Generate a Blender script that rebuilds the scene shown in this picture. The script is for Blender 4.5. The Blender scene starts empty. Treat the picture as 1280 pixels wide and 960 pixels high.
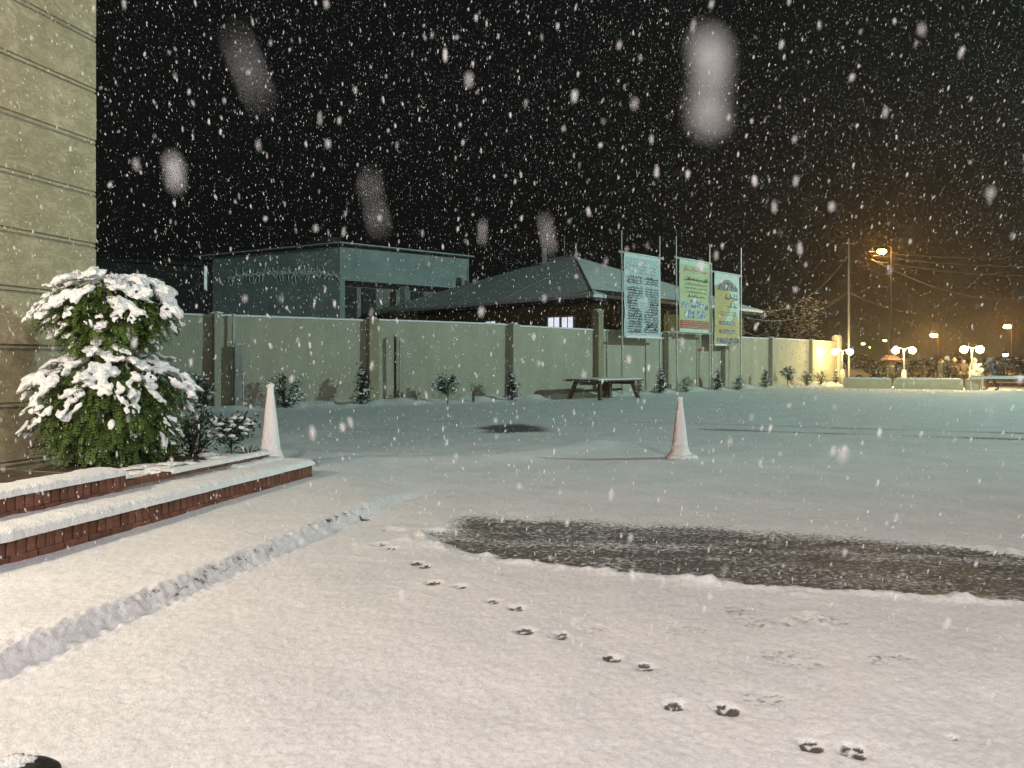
import bpy, bmesh, math, random
import numpy as np
from mathutils import Vector, Matrix, noise as mnoise
R = math.radians
random.seed(7); rng = np.random.default_rng(7)
sc = bpy.context.scene
C = sc.collection

# ------------------------------------------------------------------ camera
S, HOR, H = 962.0, 454.0, 1.45                 # focal length and horizon in pixels of the photograph, eye height
cam_d = bpy.data.cameras.new('camera'); cam = bpy.data.objects.new('camera', cam_d); C.objects.link(cam)
cam.location = (0, 0, H); cam.rotation_euler = (R(90), 0, 0)
cam_d.sensor_width = 36; cam_d.lens = 36 * S / 1280
cam_d.shift_y = -26 / 1280
cam_d.clip_start = 0.01; cam_d.clip_end = 2000
cam_d.dof.use_dof = True; cam_d.dof.focus_distance = 9.0; cam_d.dof.aperture_fstop = 7.5
sc.camera = cam

# ------------------------------------------------------------------ sky (overcast night) and flood lights of the yard
w = bpy.data.worlds.new('World'); sc.world = w; w.use_nodes = True
bg = w.node_tree.nodes['Background']
bg.inputs[0].default_value = (0.9, 0.97, 1.0, 1); bg.inputs[1].default_value = 0.004

def lamp(name, loc, power, col, radius, aim=None, size=0, blend=.2):
    d = bpy.data.lights.new(name, 'SPOT' if aim else 'POINT'); d.energy = power; d.color = col; d.shadow_soft_size = radius
    o = bpy.data.objects.new(name, d); o.location = loc; C.objects.link(o)
    if aim:
        d.spot_size = R(size); d.spot_blend = blend
        o.rotation_euler = (Vector(aim) - Vector(loc)).to_track_quat('-Z', 'Y').to_euler()
    return o
FLOOD = (48, 16, 20)
lamp('yard_flood_lamp', FLOOD, 60000, (0.66, 1.0, 0.93), 0.5, (8, 31.5, 1.0), 66, .45)   # flood light on a mast far to the right of the yard
lamp('porch_lamp', (-2.0, -4.8, 6.8), 2050, (0.97, 0.885, 1.0), 0.35)       # lamps on the house front behind the camera
lamp('porch_lamp', (5.2, -3.6, 7.2), 2500, (1.0, 0.90, 0.78), 0.35)
lamp('facade_lamp', (-5.9, 3.0, 3.2), 780, (1.0, 0.87, 0.66), 0.2)         # wall lamp on the stone building

sc.view_settings.view_transform = 'Standard'; sc.view_settings.look = 'None'
sc.view_settings.exposure = 0.0; sc.view_settings.gamma = 1.0
cy = sc.cycles
cy.use_denoising = True
try: cy.denoiser = 'OPENIMAGEDENOISE'
except Exception: pass
cy.max_bounces = 6; cy.diffuse_bounces = 3; cy.volume_bounces = 0; cy.transparent_max_bounces = 8
cy.sample_clamp_indirect = 4.0; cy.caustics_reflective = False; cy.caustics_refractive = False
cy.use_adaptive_sampling = False

# ------------------------------------------------------------------ helpers
def P(px, py, Y): return Vector(((px - 640) / S * Y, Y, H - (py - HOR) / S * Y))
def G(px, py, z=0.0):
    Y = (H - z) * S / (py - HOR); return Vector(((px - 640) / S * Y, Y, z))
ORG = {}
class MB:
    def __init__(s): s.v = []; s.f = []; s.m = []; s.smooth = False
    def add(s, vs, fs, mi=0):
        b = len(s.v); s.v += [tuple(v) for v in vs]; s.f += [tuple(i + b for i in f) for f in fs]; s.m += [mi] * len(fs); return s
    def box(s, c, size, ax=None, mi=0):
        c = Vector(c); ax = ax or (Vector((1, 0, 0)), Vector((0, 1, 0)), Vector((0, 0, 1)))
        hx, hy, hz = [q / 2 for q in size]; vs = []
        for k in range(8):
            vs.append(c + ax[0] * (hx if k & 1 else -hx) + ax[1] * (hy if k & 2 else -hy) + ax[2] * (hz if k & 4 else -hz))
        return s.add(vs, [(0, 2, 3, 1), (4, 5, 7, 6), (0, 1, 5, 4), (2, 6, 7, 3), (0, 4, 6, 2), (1, 3, 7, 5)], mi)
    def prism(s, poly, z0, z1, mi=0):
        n = len(poly)
        vs = [(p[0], p[1], z0) for p in poly] + [(p[0], p[1], z1) for p in poly]
        return s.add(vs, [tuple(range(n))[::-1], tuple(range(n, 2 * n))] + [(i, (i + 1) % n, n + (i + 1) % n, n + i) for i in range(n)], mi)
    def tube(s, pts, rad, n=8, mi=0, cap=True):
        pts = [Vector(p) for p in pts]
        if not hasattr(rad, '__len__'): rad = [rad] * len(pts)
        vs = []; up0 = None
        for i, p in enumerate(pts):
            t = (pts[min(i + 1, len(pts) - 1)] - pts[max(i - 1, 0)]).normalized()
            if up0 is None: up0 = Vector((1, 0, 0)) if abs(t.x) < .8 else Vector((0, 1, 0))
            a = (up0 - t * up0.dot(t)).normalized(); b = t.cross(a); up0 = a
            for k in range(n):
                q = 2 * math.pi * k / n
                vs.append(p + (a * math.cos(q) + b * math.sin(q)) * rad[i])
        fs = []
        for i in range(len(pts) - 1):
            for k in range(n):
                fs.append((i * n + k, i * n + (k + 1) % n, (i + 1) * n + (k + 1) % n, (i + 1) * n + k))
        if cap: fs += [tuple(range(n))[::-1], tuple(range((len(pts) - 1) * n, len(pts) * n))]
        return s.add(vs, fs, mi)
    def lathe(s, c, prof, n=20, mi=0, wob=0.0):
        c = Vector(c); vs = []
        for (r, z) in prof:
            for k in range(n):
                q = 2 * math.pi * k / n
                rr = r * (1 + wob * mnoise.noise(Vector((math.cos(q) * 2, math.sin(q) * 2, z * 6)) + c))
                vs.append(c + Vector((rr * math.cos(q), rr * math.sin(q), z)))
        fs = []
        for i in range(len(prof) - 1):
            for k in range(n):
                fs.append((i * n + k, i * n + (k + 1) % n, (i + 1) * n + (k + 1) % n, (i + 1) * n + k))
        fs += [tuple(range(n))[::-1], tuple(range((len(prof) - 1) * n, len(prof) * n))]
        return s.add(vs, fs, mi)
    def blob(s, c, r, mat3=None, amp=.25, fr=3.0, seed=0, mi=0, sub=2):
        vs, fs = ICO[sub]; c = Vector(c); out = []
        for v in vs:
            k = 1 + amp * mnoise.noise(v * fr + Vector((seed * 3.1, seed * 1.7, seed * .9)))
            q = Vector((v.x * r[0], v.y * r[1], v.z * r[2])) * k
            if mat3 is not None: q = mat3 @ q
            out.append(c + q)
        return s.add(out, fs, mi)
    def build(s, name, mats, parent=None, smooth=None, bevel=0):
        o0 = Vector((0, 0, 0)) if parent is None else ORG.get(parent.name, Vector((0, 0, 0)))
        me = bpy.data.meshes.new(name)
        me.from_pydata([tuple(Vector(v) - o0) for v in s.v], [], s.f)
        mats = mats if isinstance(mats, (list, tuple)) else [mats]
        for m in mats: me.materials.append(m)
        if len(mats) > 1: me.polygons.foreach_set('material_index', s.m)
        if smooth if smooth is not None else s.smooth: me.polygons.foreach_set('use_smooth', [True] * len(me.polygons))
        o = bpy.data.objects.new(name, me); C.objects.link(o)
        if parent is not None: o.parent = parent
        ORG[o.name] = o0.copy()
        if bevel:
            b = o.modifiers.new('bevel', 'BEVEL'); b.width = bevel; b.segments = 2; b.limit_method = 'ANGLE'
        return o
ICO = {}
for sub in (0, 1, 2):
    bm = bmesh.new(); bmesh.ops.create_icosphere(bm, subdivisions=sub + 1, radius=1)
    ICO[sub] = ([v.co.copy() for v in bm.verts], [tuple(v.index for v in f.verts) for f in bm.faces]); bm.free()

def tag(o, label=None, cat=None, group=None, kind=None):
    if label: o['label'] = label
    if cat: o['category'] = cat
    if group: o['group'] = group
    if kind: o['kind'] = kind
    return o
def thing(name, loc, label, cat, group=None):
    o = bpy.data.objects.new(name, None); C.objects.link(o); o.location = loc; o.empty_display_size = .1
    ORG[o.name] = Vector(loc); return tag(o, label, cat, group)

# --- materials
def mat(name, col, col2=None, scale=8.0, rough=.8, bump=0.0, bscale=None, detail=6, spec=.3, metal=0.0, coords='Object', rnd=0.0, emit=None, es=0, lo=.35, hi=.65, stretch=None):
    m = bpy.data.materials.new(name); m.use_nodes = True; nt = m.node_tree; N = nt.nodes; L = nt.links
    b = N['Principled BSDF']; b.inputs['Roughness'].default_value = rough; b.inputs['Metallic'].default_value = metal
    b.inputs['Specular IOR Level'].default_value = spec
    tc = N.new('ShaderNodeTexCoord'); src = tc.outputs[coords]
    if stretch:
        mp = N.new('ShaderNodeMapping'); mp.inputs['Scale'].default_value = stretch; L.new(src, mp.inputs[0]); src = mp.outputs[0]
    b.inputs['Base Color'].default_value = (*col, 1)
    last = None
    if col2:
        nz = N.new('ShaderNodeTexNoise'); nz.inputs['Scale'].default_value = scale; nz.inputs['Detail'].default_value = detail; nz.inputs['Roughness'].default_value = .65
        L.new(src, nz.inputs['Vector'])
        rp = N.new('ShaderNodeValToRGB'); rp.color_ramp.elements[0].position = lo; rp.color_ramp.elements[1].position = hi
        rp.color_ramp.elements[0].color = (*col, 1); rp.color_ramp.elements[1].color = (*col2, 1)
        L.new(nz.outputs['Fac'], rp.inputs[0]); last = rp.outputs[0]
    if rnd and last is not None:
        oi = N.new('ShaderNodeObjectInfo'); mr = N.new('ShaderNodeMapRange'); mr.inputs[3].default_value = 1 - rnd; mr.inputs[4].default_value = 1 + rnd
        L.new(oi.outputs['Random'], mr.inputs[0])
        hs = N.new('ShaderNodeHueSaturation'); L.new(mr.outputs[0], hs.inputs['Value']); L.new(last, hs.inputs['Color']); last = hs.outputs[0]
    if last is not None: L.new(last, b.inputs['Base Color'])
    if bump:
        n2 = N.new('ShaderNodeTexNoise'); n2.inputs['Scale'].default_value = bscale or scale * 4; n2.inputs['Detail'].default_value = 5
        L.new(src, n2.inputs['Vector'])
        bp = N.new('ShaderNodeBump'); bp.inputs['Strength'].default_value = bump; bp.inputs['Distance'].default_value = .02
        L.new(n2.outputs['Fac'], bp.inputs['Height']); L.new(bp.outputs[0], b.inputs['Normal'])
    if emit:
        b.inputs['Emission Color'].default_value = (*emit, 1); b.inputs['Emission Strength'].default_value = es
    return m
M = {}
M['snow'] = mat('snow', (.80, .82, .84), (.90, .90, .90), 14, .75, .7, 70, spec=.2)
M['snow_far'] = mat('snow_far', (.72, .75, .77), (.86, .87, .88), 3, .8, .5, 9, spec=.15)
M['brick'] = mat('brick', (.15, .062, .042), (.25, .115, .08), 9, .85, .8, 60, rnd=.28)
M['mortar'] = mat('mortar', (.20, .17, .15), (.32, .28, .25), 30, .95, .6, 90)
M['soil'] = mat('soil', (.05, .035, .022), (.11, .08, .055), 12, .95, 1, 40)
M['stone_edge'] = mat('stone_edge', (.20, .19, .15), (.28, .26, .2), 12, .9, .3, 50)
M['plaster'] = mat('plaster', (.33, .315, .24), (.48, .46, .365), 1.9, .92, .8, 16, lo=.2, hi=.85, stretch=(1, 1, .35), detail=9)
M['plaster_band'] = mat('plaster_band', (.27, .235, .15), (.34, .30, .20), 2.5, .92, .6, 14)
M['white_plaster'] = mat('white_plaster', (.66, .64, .56), (.75, .73, .66), 3, .9, .4, 20)
M['bluegrey'] = mat('blue_grey_render', (.30, .35, .345), (.42, .475, .465), .8, .9, .3, 10)
M['grey_render'] = mat('grey_render', (.22, .22, .20), (.36, .36, .34), 1.2, .9, .3, 10)
M['dark_render'] = mat('dark_render', (.05, .05, .05), (.08, .08, .08), 2, .9)
M['ochre'] = mat('ochre_render', (.16, .125, .05), (.22, .17, .075), 1.5, .9, .3, 12)
M['wood'] = mat('weathered_wood', (.085, .06, .04), (.15, .11, .075), 6, .8, .5, 40, stretch=(1, 1, 6))
M['metal'] = mat('galvanised_metal', (.42, .43, .43), (.55, .55, .54), 8, .45, .1, 30, metal=.7)
M['dark_metal'] = mat('dark_metal', (.03, .03, .03), (.05, .05, .05), 8, .5, .1, 30, metal=.3)
M['concrete'] = mat('concrete', (.68, .56, .34), (.80, .68, .46), 3, .9, .8, 16)
M['white_paint'] = mat('white_paint', (.70, .69, .66), (.8, .79, .76), 6, .5)
M['rubber'] = mat('black_rubber', (.012, .012, .012), (.03, .03, .03), 20, .6, .3, 60)
M['bark'] = mat('bark', (.06, .045, .03), (.12, .09, .06), 10, .95, .8, 40)
def leafmat(name, a, b2):
    m = mat(name, a, b2, 5, .55, spec=.35); nt = m.node_tree; b = nt.nodes['Principled BSDF']
    b.inputs['Subsurface Weight'].default_value = 0
    return m
M['thuja'] = leafmat('conifer_green', (.03, .06, .010), (.11, .17, .03))
M['leaf'] = leafmat('shrub_green', (.03, .05, .02), (.07, .10, .04))
M['leaf_dk'] = leafmat('shrub_dark', (.02, .03, .018), (.045, .06, .035))
M['leaf_y'] = leafmat('shrub_yellow', (.16, .15, .03), (.28, .24, .06))
def emat(name, col, s):
    m = bpy.data.materials.new(name); m.use_nodes = True; N = m.node_tree.nodes; N.remove(N['Principled BSDF'])
    e = N.new('ShaderNodeEmission'); e.inputs[0].default_value = (*col, 1); e.inputs[1].default_value = s
    m.node_tree.links.new(e.outputs[0], N['Material Output'].inputs[0]); return m
M['globe'] = emat('lit_globe', (1.0, .70, .26), 260)
M['sodium'] = emat('lit_sodium', (1.0, .45, .08), 520)
M['sodium_far'] = emat('lit_sodium_far', (1.0, .45, .08), 480)
M['cold'] = emat('lit_cold', (.8, .92, 1.0), 45)
M['lime'] = emat('lit_greenish', (.85, .85, .18), 26)
M['lit_window'] = emat('lit_window', (.86, .90, 1.0), 1.0)
M['slit'] = emat('lit_slit', (.6, .85, .8), .55)
M['car_glint'] = emat('lit_headlamp', (1, .9, .7), 6)

# cone plastic with snow on the lee side
def cone_mat():
    m = mat('snowy_cone', (.48, .13, .08), (.60, .20, .13), 6, .6, .5, 40); nt = m.node_tree; N = nt.nodes; L = nt.links; b = N['Principled BSDF']
    base = b.inputs['Base Color'].links[0].from_socket
    ge = N.new('ShaderNodeTexCoord'); dt = N.new('ShaderNodeVectorMath'); dt.operation = 'DOT_PRODUCT'; dt.inputs[1].default_value = (.72, -.42, .62)
    L.new(ge.outputs['Normal'], dt.inputs[0])
    nz = N.new('ShaderNodeTexNoise'); nz.inputs['Scale'].default_value = 9; nz.inputs['Detail'].default_value = 8; L.new(ge.outputs['Object'], nz.inputs['Vector'])
    ad = N.new('ShaderNodeMath'); ad.operation = 'MULTIPLY_ADD'; ad.inputs[1].default_value = 1.3; L.new(nz.outputs['Fac'], ad.inputs[0]); L.new(dt.outputs['Value'], ad.inputs[2])
    mr = N.new('ShaderNodeMapRange'); mr.inputs[1].default_value = .12; mr.inputs[2].default_value = .70; L.new(ad.outputs[0], mr.inputs[0])
    mx = N.new('ShaderNodeMix'); mx.data_type = 'RGBA'; L.new(mr.outputs[0], mx.inputs[0]); L.new(base, mx.inputs[6]); mx.inputs[7].default_value = (.80, .76, .76, 1)
    L.new(mx.outputs[2], b.inputs['Base Color']); return m
M['cone'] = cone_mat()

# polished stone of the left building: swirly etched marks
def stone_mat():
    m = mat('travertine', (.38, .325, .20), (.53, .465, .31), 2.2, .6, .12, 30, detail=9, rnd=.07); nt = m.node_tree; N = nt.nodes; L = nt.links; b = N['Principled BSDF']
    base = b.inputs['Base Color'].links[0].from_socket
    tc = N.new('ShaderNodeTexCoord'); nz = N.new('ShaderNodeTexNoise'); nz.inputs['Scale'].default_value = 4.5; nz.inputs['Detail'].default_value = 9; nz.inputs['Roughness'].default_value = .68; nz.inputs['Distortion'].default_value = 1.2
    mp = N.new('ShaderNodeMapping'); mp.inputs['Scale'].default_value = (1, 1, 1.9); L.new(tc.outputs['Object'], mp.inputs[0]); L.new(mp.outputs[0], nz.inputs['Vector'])
    r = N.new('ShaderNodeValToRGB'); e = r.color_ramp.elements; e[0].position = .40; e[0].color = (0, 0, 0, 1); e[1].position = .58; e[1].color = (0, 0, 0, 1)
    k = r.color_ramp.elements.new(.47); k.color = (1, 1, 1, 1); L.new(nz.outputs['Fac'], r.inputs[0])
    ml = N.new('ShaderNodeMath'); ml.operation = 'MULTIPLY'; ml.inputs[1].default_value = .42; L.new(r.outputs[0], ml.inputs[0])
    mx = N.new('ShaderNodeMix'); mx.data_type = 'RGBA'; L.new(ml.outputs[0], mx.inputs[0]); L.new(base, mx.inputs[6]); mx.inputs[7].default_value = (.13, .11, .06, 1)
    L.new(mx.outputs[2], b.inputs['Base Color']); return m
M['stone'] = stone_mat()

# ------------------------------------------------------------------ value noise on arrays
LAT = rng.random((256, 256))
def vnoise(x, y, sc_):
    x = x / sc_; y = y / sc_; xi = np.floor(x).astype(int); yi = np.floor(y).astype(int); fx = x - xi; fy = y - yi
    fx = fx * fx * (3 - 2 * fx); fy = fy * fy * (3 - 2 * fy)
    a = LAT[xi & 255, yi & 255]; b = LAT[(xi + 1) & 255, yi & 255]; c = LAT[xi & 255, (yi + 1) & 255]; d = LAT[(xi + 1) & 255, (yi + 1) & 255]
    return (a * (1 - fx) + b * fx) * (1 - fy) + (c * (1 - fx) + d * fx) * fy - .5
def sstep(a, b, x):
    t = np.clip((x - a) / (b - a), 0, 1); return t * t * (3 - 2 * t)
def seg_d(x, y, a, b):
    ax, ay = a; bx, by = b; dx, dy = bx - ax, by - ay
    t = np.clip(((x - ax) * dx + (y - ay) * dy) / (dx * dx + dy * dy), 0, 1)
    return np.hypot(x - ax - t * dx, y - ay - t * dy)
def poly_sd(x, y, poly):
    d = np.full(x.shape, 1e9); ins = np.zeros(x.shape, bool); n = len(poly)
    for i in range(n):
        a, b = poly[i], poly[(i + 1) % n]; d = np.minimum(d, seg_d(x, y, a, b))
        cnd = (a[1] > y) != (b[1] > y)
        xx = (b[0] - a[0]) * (y - a[1]) / ((b[1] - a[1]) or 1e-9) + a[0]
        ins ^= cnd & (x < xx)
    return np.where(ins, d, -d)

# ------------------------------------------------------------------ plan of the yard wall
W0 = (-15.0, 19.05); W1 = (-.12, 29.7); W2 = (22.2, 52.8)
KD = Vector((.2607, .9654, 0)); KN = Vector((.9654, -.2607, 0))          # along the stone building, and away from it
A0 = Vector((-3.3, 4.96, 0))                                             # foot of the brick planter
def PL(s, o, z): return A0 + KD * s - KN * o + Vector((0, 0, z))
BC = Vector((-5.13, 9.5, 0))                                             # corner of the stone building

# ------------------------------------------------------------------ ground: one snow sheet over the asphalt lot
def gxy(l): return [tuple(G(*p)[:2]) for p in l]
patch = gxy([(522, 664), (540, 650), (585, 641), (700, 645), (870, 655), (1000, 664), (1150, 679), (1280, 699), (1480, 726), (1480, 782), (1280, 762), (1200, 758), (1120, 752), (1050, 748), (900, 738), (760, 722), (660, 712), (600, 704), (560, 692), (533, 678)])
drain = gxy([(600, 538), (612, 533), (650, 532), (680, 535), (676, 540), (640, 544), (612, 543)])
prints = [(457, 656), (485, 670), (475, 688), (489, 693), (521, 712), (533, 716), (543, 738), (575, 743), (617, 764), (646, 773), (657, 803), (701, 809), (766, 837), (806, 847), (843, 899), (910, 903), (1015, 950), (1068, 957), (1190, 937), (1130, 1010), (1210, 1025)]
lumps = [(500, 668, .16, .05), (520, 678, .14, .06), (535, 690, .12, .045), (505, 684, .13, .03), (548, 668, .1, .04), (610, 702, .07, .03), (880, 736, .17, .035), (860, 738, .1, .025), (905, 742, .09, .02), (1200, 757, .1, .05), (1110, 752, .08, .03), (760, 728, .06, .03), (1015, 777, .07, .03), (1030, 785, .06, .03), (700, 722, .05, .02), (1000, 752, .06, .02)]
dents = [(930, 775, .12), (955, 788, .14), (985, 792, .12), (1005, 790, .12), (1035, 790, .08), (860, 800, .1), (985, 830, .12), (1000, 845, .1), (740, 800, .08), (950, 890, .1), (1100, 840, .12)]

def height(x, y):
    near = np.clip(1 - y / 30, 0, 1)
    h = .03 * vnoise(x, y, 2.6) + .012 * vnoise(x + 9, y, .7) + .008 * vnoise(x, y + 5, .22)
    h += near * (.005 * vnoise(x + 3, y, .09) + .004 * vnoise(x, y + 2, .04) + .0045 * vnoise(x + 1, y + 7, .022))
    # raised pavement in front of the brick planter
    kx, ky = -2.34, 3.50
    sgn = -((x - kx) * KN.x + (y - ky) * KN.y)
    rag = .025 * vnoise(x, y, .13) + .04 * vnoise(x, y, .6)
    along = (x - kx) * KD.x + (y - ky) * KD.y
    st = .105 * sstep(-.08, .045, sgn + rag) * (1 - sstep(3.4, 5.8, along - 1.4 * np.clip(sgn, 0, 2)))
    band = np.exp(-((sgn + .03) / .085) ** 2) * (1 - sstep(4.2, 5.4, along))
    h = h + st + band * (.020 * vnoise(along, sgn * 2.2, .06) + .026 * vnoise(along + 2, sgn * 2.2, .036))
    # drift ridge just inside the pavement end and shallow arcs left by a car
    h += .07 * np.exp(-((np.hypot(x + 2.0, y - 14.5) - 3.6) / .45) ** 2) * (y < 13.5)
    h += .035 * np.exp(-((np.hypot(x + 1.6, y - 14.0) - 2.4) / .25) ** 2) * (y < 13)
    # snow swept up along the yard wall
    dw = np.minimum(seg_d(x, y, W0, W1), seg_d(x, y, W1, W2))
    h += (.16 + .14 * vnoise(x, y, .35) + .16 * vnoise(x, y, .9)) * (1 - sstep(.25, 1.5, dw + .5 * vnoise(x, y, 1.1))) * (y > 15)
    return h, sgn, dw
def bare(x, y):
    sd = poly_sd(x, y, patch)
    wob = .16 * vnoise(x, y, .35) + .10 * vnoise(x, y + 4, .12) + .05 * vnoise(x, y, .05)
    far = y > 6.0
    B = sstep(-.03, .10, sd + wob * .45) * np.where(sd > 0, 1, 1)
    # the far side of the patch feathers out
    farf = sstep(-.1, .55, sd + wob)
    mid = 5.35 - .10 * x
    wgt = sstep(-.15, .25, y - (6.35 - .13 * x))
    B = B * (1 - wgt) + farf * wgt
    streak = vnoise(x * .35, y, .13) + .7 * vnoise(x * .3 + 4, y, .06)
    B = B * (.74 + .18 * streak)
    ridge = np.exp(-((y - (6.15 - .16 * x + .2 * vnoise(x, y, .5))) / .10) ** 2)
    B = B - .2 * ridge * B
    sd2 = poly_sd(x, y, drain)
    B = np.maximum(B, .85 * sstep(-.35, .4, sd2 + .5 * vnoise(x * .5, y, .4)))
    # car tracks across the lot
    for (p, q, wd, am) in ((G(1300, 544), G(850, 531), .30, .75), (G(1300, 552), G(880, 538), .26, .8), (G(845, 530), G(700, 527), .3, .5), (G(250, 524), G(640, 529), .3, .5), (G(270, 536), G(600, 541), .2, .5), (G(380, 590), G(600, 570), .12, .42), (G(600, 570), G(560, 556), .12, .42)):
        d = seg_d(x, y, p[:2], q[:2]); B = np.maximum(B, am * np.exp(-((d + .05 * vnoise(x, y, .6)) / wd) ** 2) * (.7 + .7 * vnoise(x, y, .8)))
    kx, ky = -2.34, 3.50; sgn = -((x - kx) * KN.x + (y - ky) * KN.y); along = (x - kx) * KD.x + (y - ky) * KD.y
    kb = np.exp(-((sgn - .01 + .05 * vnoise(x, y, .2)) / .035) ** 2) * (1 - sstep(3.6, 5.0, along))
    B = np.maximum(B, kb * np.clip(.22 + .5 * vnoise(x, y, .5) + .8 * vnoise(along, sgn * 2.2, .04), 0, .62))
    dep = np.zeros_like(x)
    for i, (px, py) in enumerate(prints):
        g = G(px, py); m = (np.abs(x - g.x) < .12) & (np.abs(y - g.y) < .12)
        if not m.any(): continue
        xx, yy = x[m] - g.x, y[m] - g.y; rr = random.Random(i); sc_ = rr.uniform(.82, 1.05) if i < 18 else .45
        an = rr.uniform(-.5, .5) + R(-50); cx, sx = math.cos(an), math.sin(an); u = (xx * cx - yy * sx) / sc_; v = (xx * sx + yy * cx) / sc_
        pr = 1.05 * np.exp(-((u / .030) ** 2 + ((v + .018) / .024) ** 2) ** 2)
        for tx, ty in ((-.038, .014), (-.015, .037), (.015, .038), (.039, .014)):
            if rr.random() < .2: continue
            tx += rr.gauss(0, .004); ty += rr.gauss(0, .005)
            pr = np.maximum(pr, rr.uniform(.55, .95) * np.exp(-(((u - tx) / .016) ** 2 + ((v - ty) / .020) ** 2) ** 2))
        soft = np.exp(-((u / .052) ** 2 + (v / .048) ** 2) ** 2)
        B[m] = np.maximum(B[m], np.clip(pr * 1.1 + .30 * soft + .25 * vnoise(x[m], y[m], .02) * soft, 0, 1) * (rr.uniform(.92, 1.05) if i < 18 else .6)); dep[m] = np.maximum(dep[m], soft)
    return np.clip(B, 0, 1), dep

def ground_material():
    m = bpy.data.materials.new('snow_on_asphalt'); m.use_nodes = True; nt = m.node_tree; N = nt.nodes; L = nt.links; b = N['Principled BSDF']
    tc = N.new('ShaderNodeTexCoord')
    at = N.new('ShaderNodeAttribute'); at.attribute_name = 'bare'
    n1 = N.new('ShaderNodeTexNoise'); n1.inputs['Scale'].default_value = 38; n1.inputs['Detail'].default_value = 8; n1.inputs['Roughness'].default_value = .7
    mp = N.new('ShaderNodeMapping'); mp.inputs['Scale'].default_value = (.7, .9, 1); L.new(tc.outputs['Object'], mp.inputs[0]); L.new(mp.outputs[0], n1.inputs['Vector'])
    mm = N.new('ShaderNodeMath'); mm.operation = 'MULTIPLY_ADD'; mm.inputs[1].default_value = 2.4; mm.inputs[2].default_value = -1.2; L.new(n1.outputs['Fac'], mm.inputs[0])
    ad = N.new('ShaderNodeMath'); ad.operation = 'ADD'; L.new(mm.outputs[0], ad.inputs[0]); L.new(at.outputs['Fac'], ad.inputs[1])
    gate = N.new('ShaderNodeMapRange'); gate.inputs[1].default_value = .36; gate.inputs[2].default_value = .74; L.new(ad.outputs[0], gate.inputs[0])
    low = N.new('ShaderNodeMapRange'); low.inputs[1].default_value = .03; low.inputs[2].default_value = .25; L.new(at.outputs['Fac'], low.inputs[0])
    fac = N.new('ShaderNodeMath'); fac.operation = 'MULTIPLY'; L.new(gate.outputs[0], fac.inputs[0]); L.new(low.outputs[0], fac.inputs[1])
    sn = N.new('ShaderNodeTexNoise'); sn.inputs['Scale'].default_value = 1.4; sn.inputs['Detail'].default_value = 8; L.new(tc.outputs['Object'], sn.inputs['Vector'])
    sr = N.new('ShaderNodeValToRGB'); sr.color_ramp.elements[0].color = (.76, .775, .79, 1); sr.color_ramp.elements[1].color = (.88, .88, .885, 1); sr.color_ramp.elements[0].position = .3; sr.color_ramp.elements[1].position = .65
    L.new(sn.outputs['Fac'], sr.inputs[0])
    asn = N.new('ShaderNodeTexNoise'); asn.inputs['Scale'].default_value = 160; asn.inputs['Detail'].default_value = 3; L.new(tc.outputs['Object'], asn.inputs['Vector'])
    ar = N.new('ShaderNodeValToRGB'); ar.color_ramp.elements[0].color = (.045, .043, .040, 1); ar.color_ramp.elements[1].color = (.19, .183, .172, 1); ar.color_ramp.elements[0].position = .35; ar.color_ramp.elements[1].position = .7
    L.new(asn.outputs['Fac'], ar.inputs[0])
    gn = N.new('ShaderNodeTexNoise'); gn.inputs['Scale'].default_value = 34; gn.inputs['Detail'].default_value = 9; gn.inputs['Roughness'].default_value = .75; L.new(tc.outputs['Object'], gn.inputs['Vector'])
    gm = N.new('ShaderNodeMapRange'); gm.inputs[1].default_value = .34; gm.inputs[2].default_value = .56; gm.inputs[3].default_value = .77; gm.inputs[4].default_value = 1.0; L.new(gn.outputs['Fac'], gm.inputs[0])
    gv = N.new('ShaderNodeMix'); gv.data_type = 'RGBA'; gv.blend_type = 'MULTIPLY'; gv.inputs[0].default_value = 1.0; L.new(sr.outputs[0], gv.inputs[6]); L.new(gm.outputs[0], gv.inputs[7])
    mx = N.new('ShaderNodeMix'); mx.data_type = 'RGBA'; L.new(fac.outputs[0], mx.inputs[0]); L.new(gv.outputs[2], mx.inputs[6]); L.new(ar.outputs[0], mx.inputs[7]); L.new(mx.outputs[2], b.inputs['Base Color'])
    rg = N.new('ShaderNodeMapRange'); rg.inputs[3].default_value = .8; rg.inputs[4].default_value = .5; L.new(fac.outputs[0], rg.inputs[0]); L.new(rg.outputs[0], b.inputs['Roughness'])
    b.inputs['Specular IOR Level'].default_value = .25
    g1 = N.new('ShaderNodeTexNoise'); g1.inputs['Scale'].default_value = 85; g1.inputs['Detail'].default_value = 5; g1.inputs['Roughness'].default_value = .62; L.new(tc.outputs['Object'], g1.inputs['Vector'])
    bp = N.new('ShaderNodeBump'); bp.inputs['Strength'].default_value = .55; bp.inputs['Distance'].default_value = .010; L.new(g1.outputs['Fac'], bp.inputs['Height']); L.new(bp.outputs[0], b.inputs['Normal'])
    return m
M['ground'] = ground_material()

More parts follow.
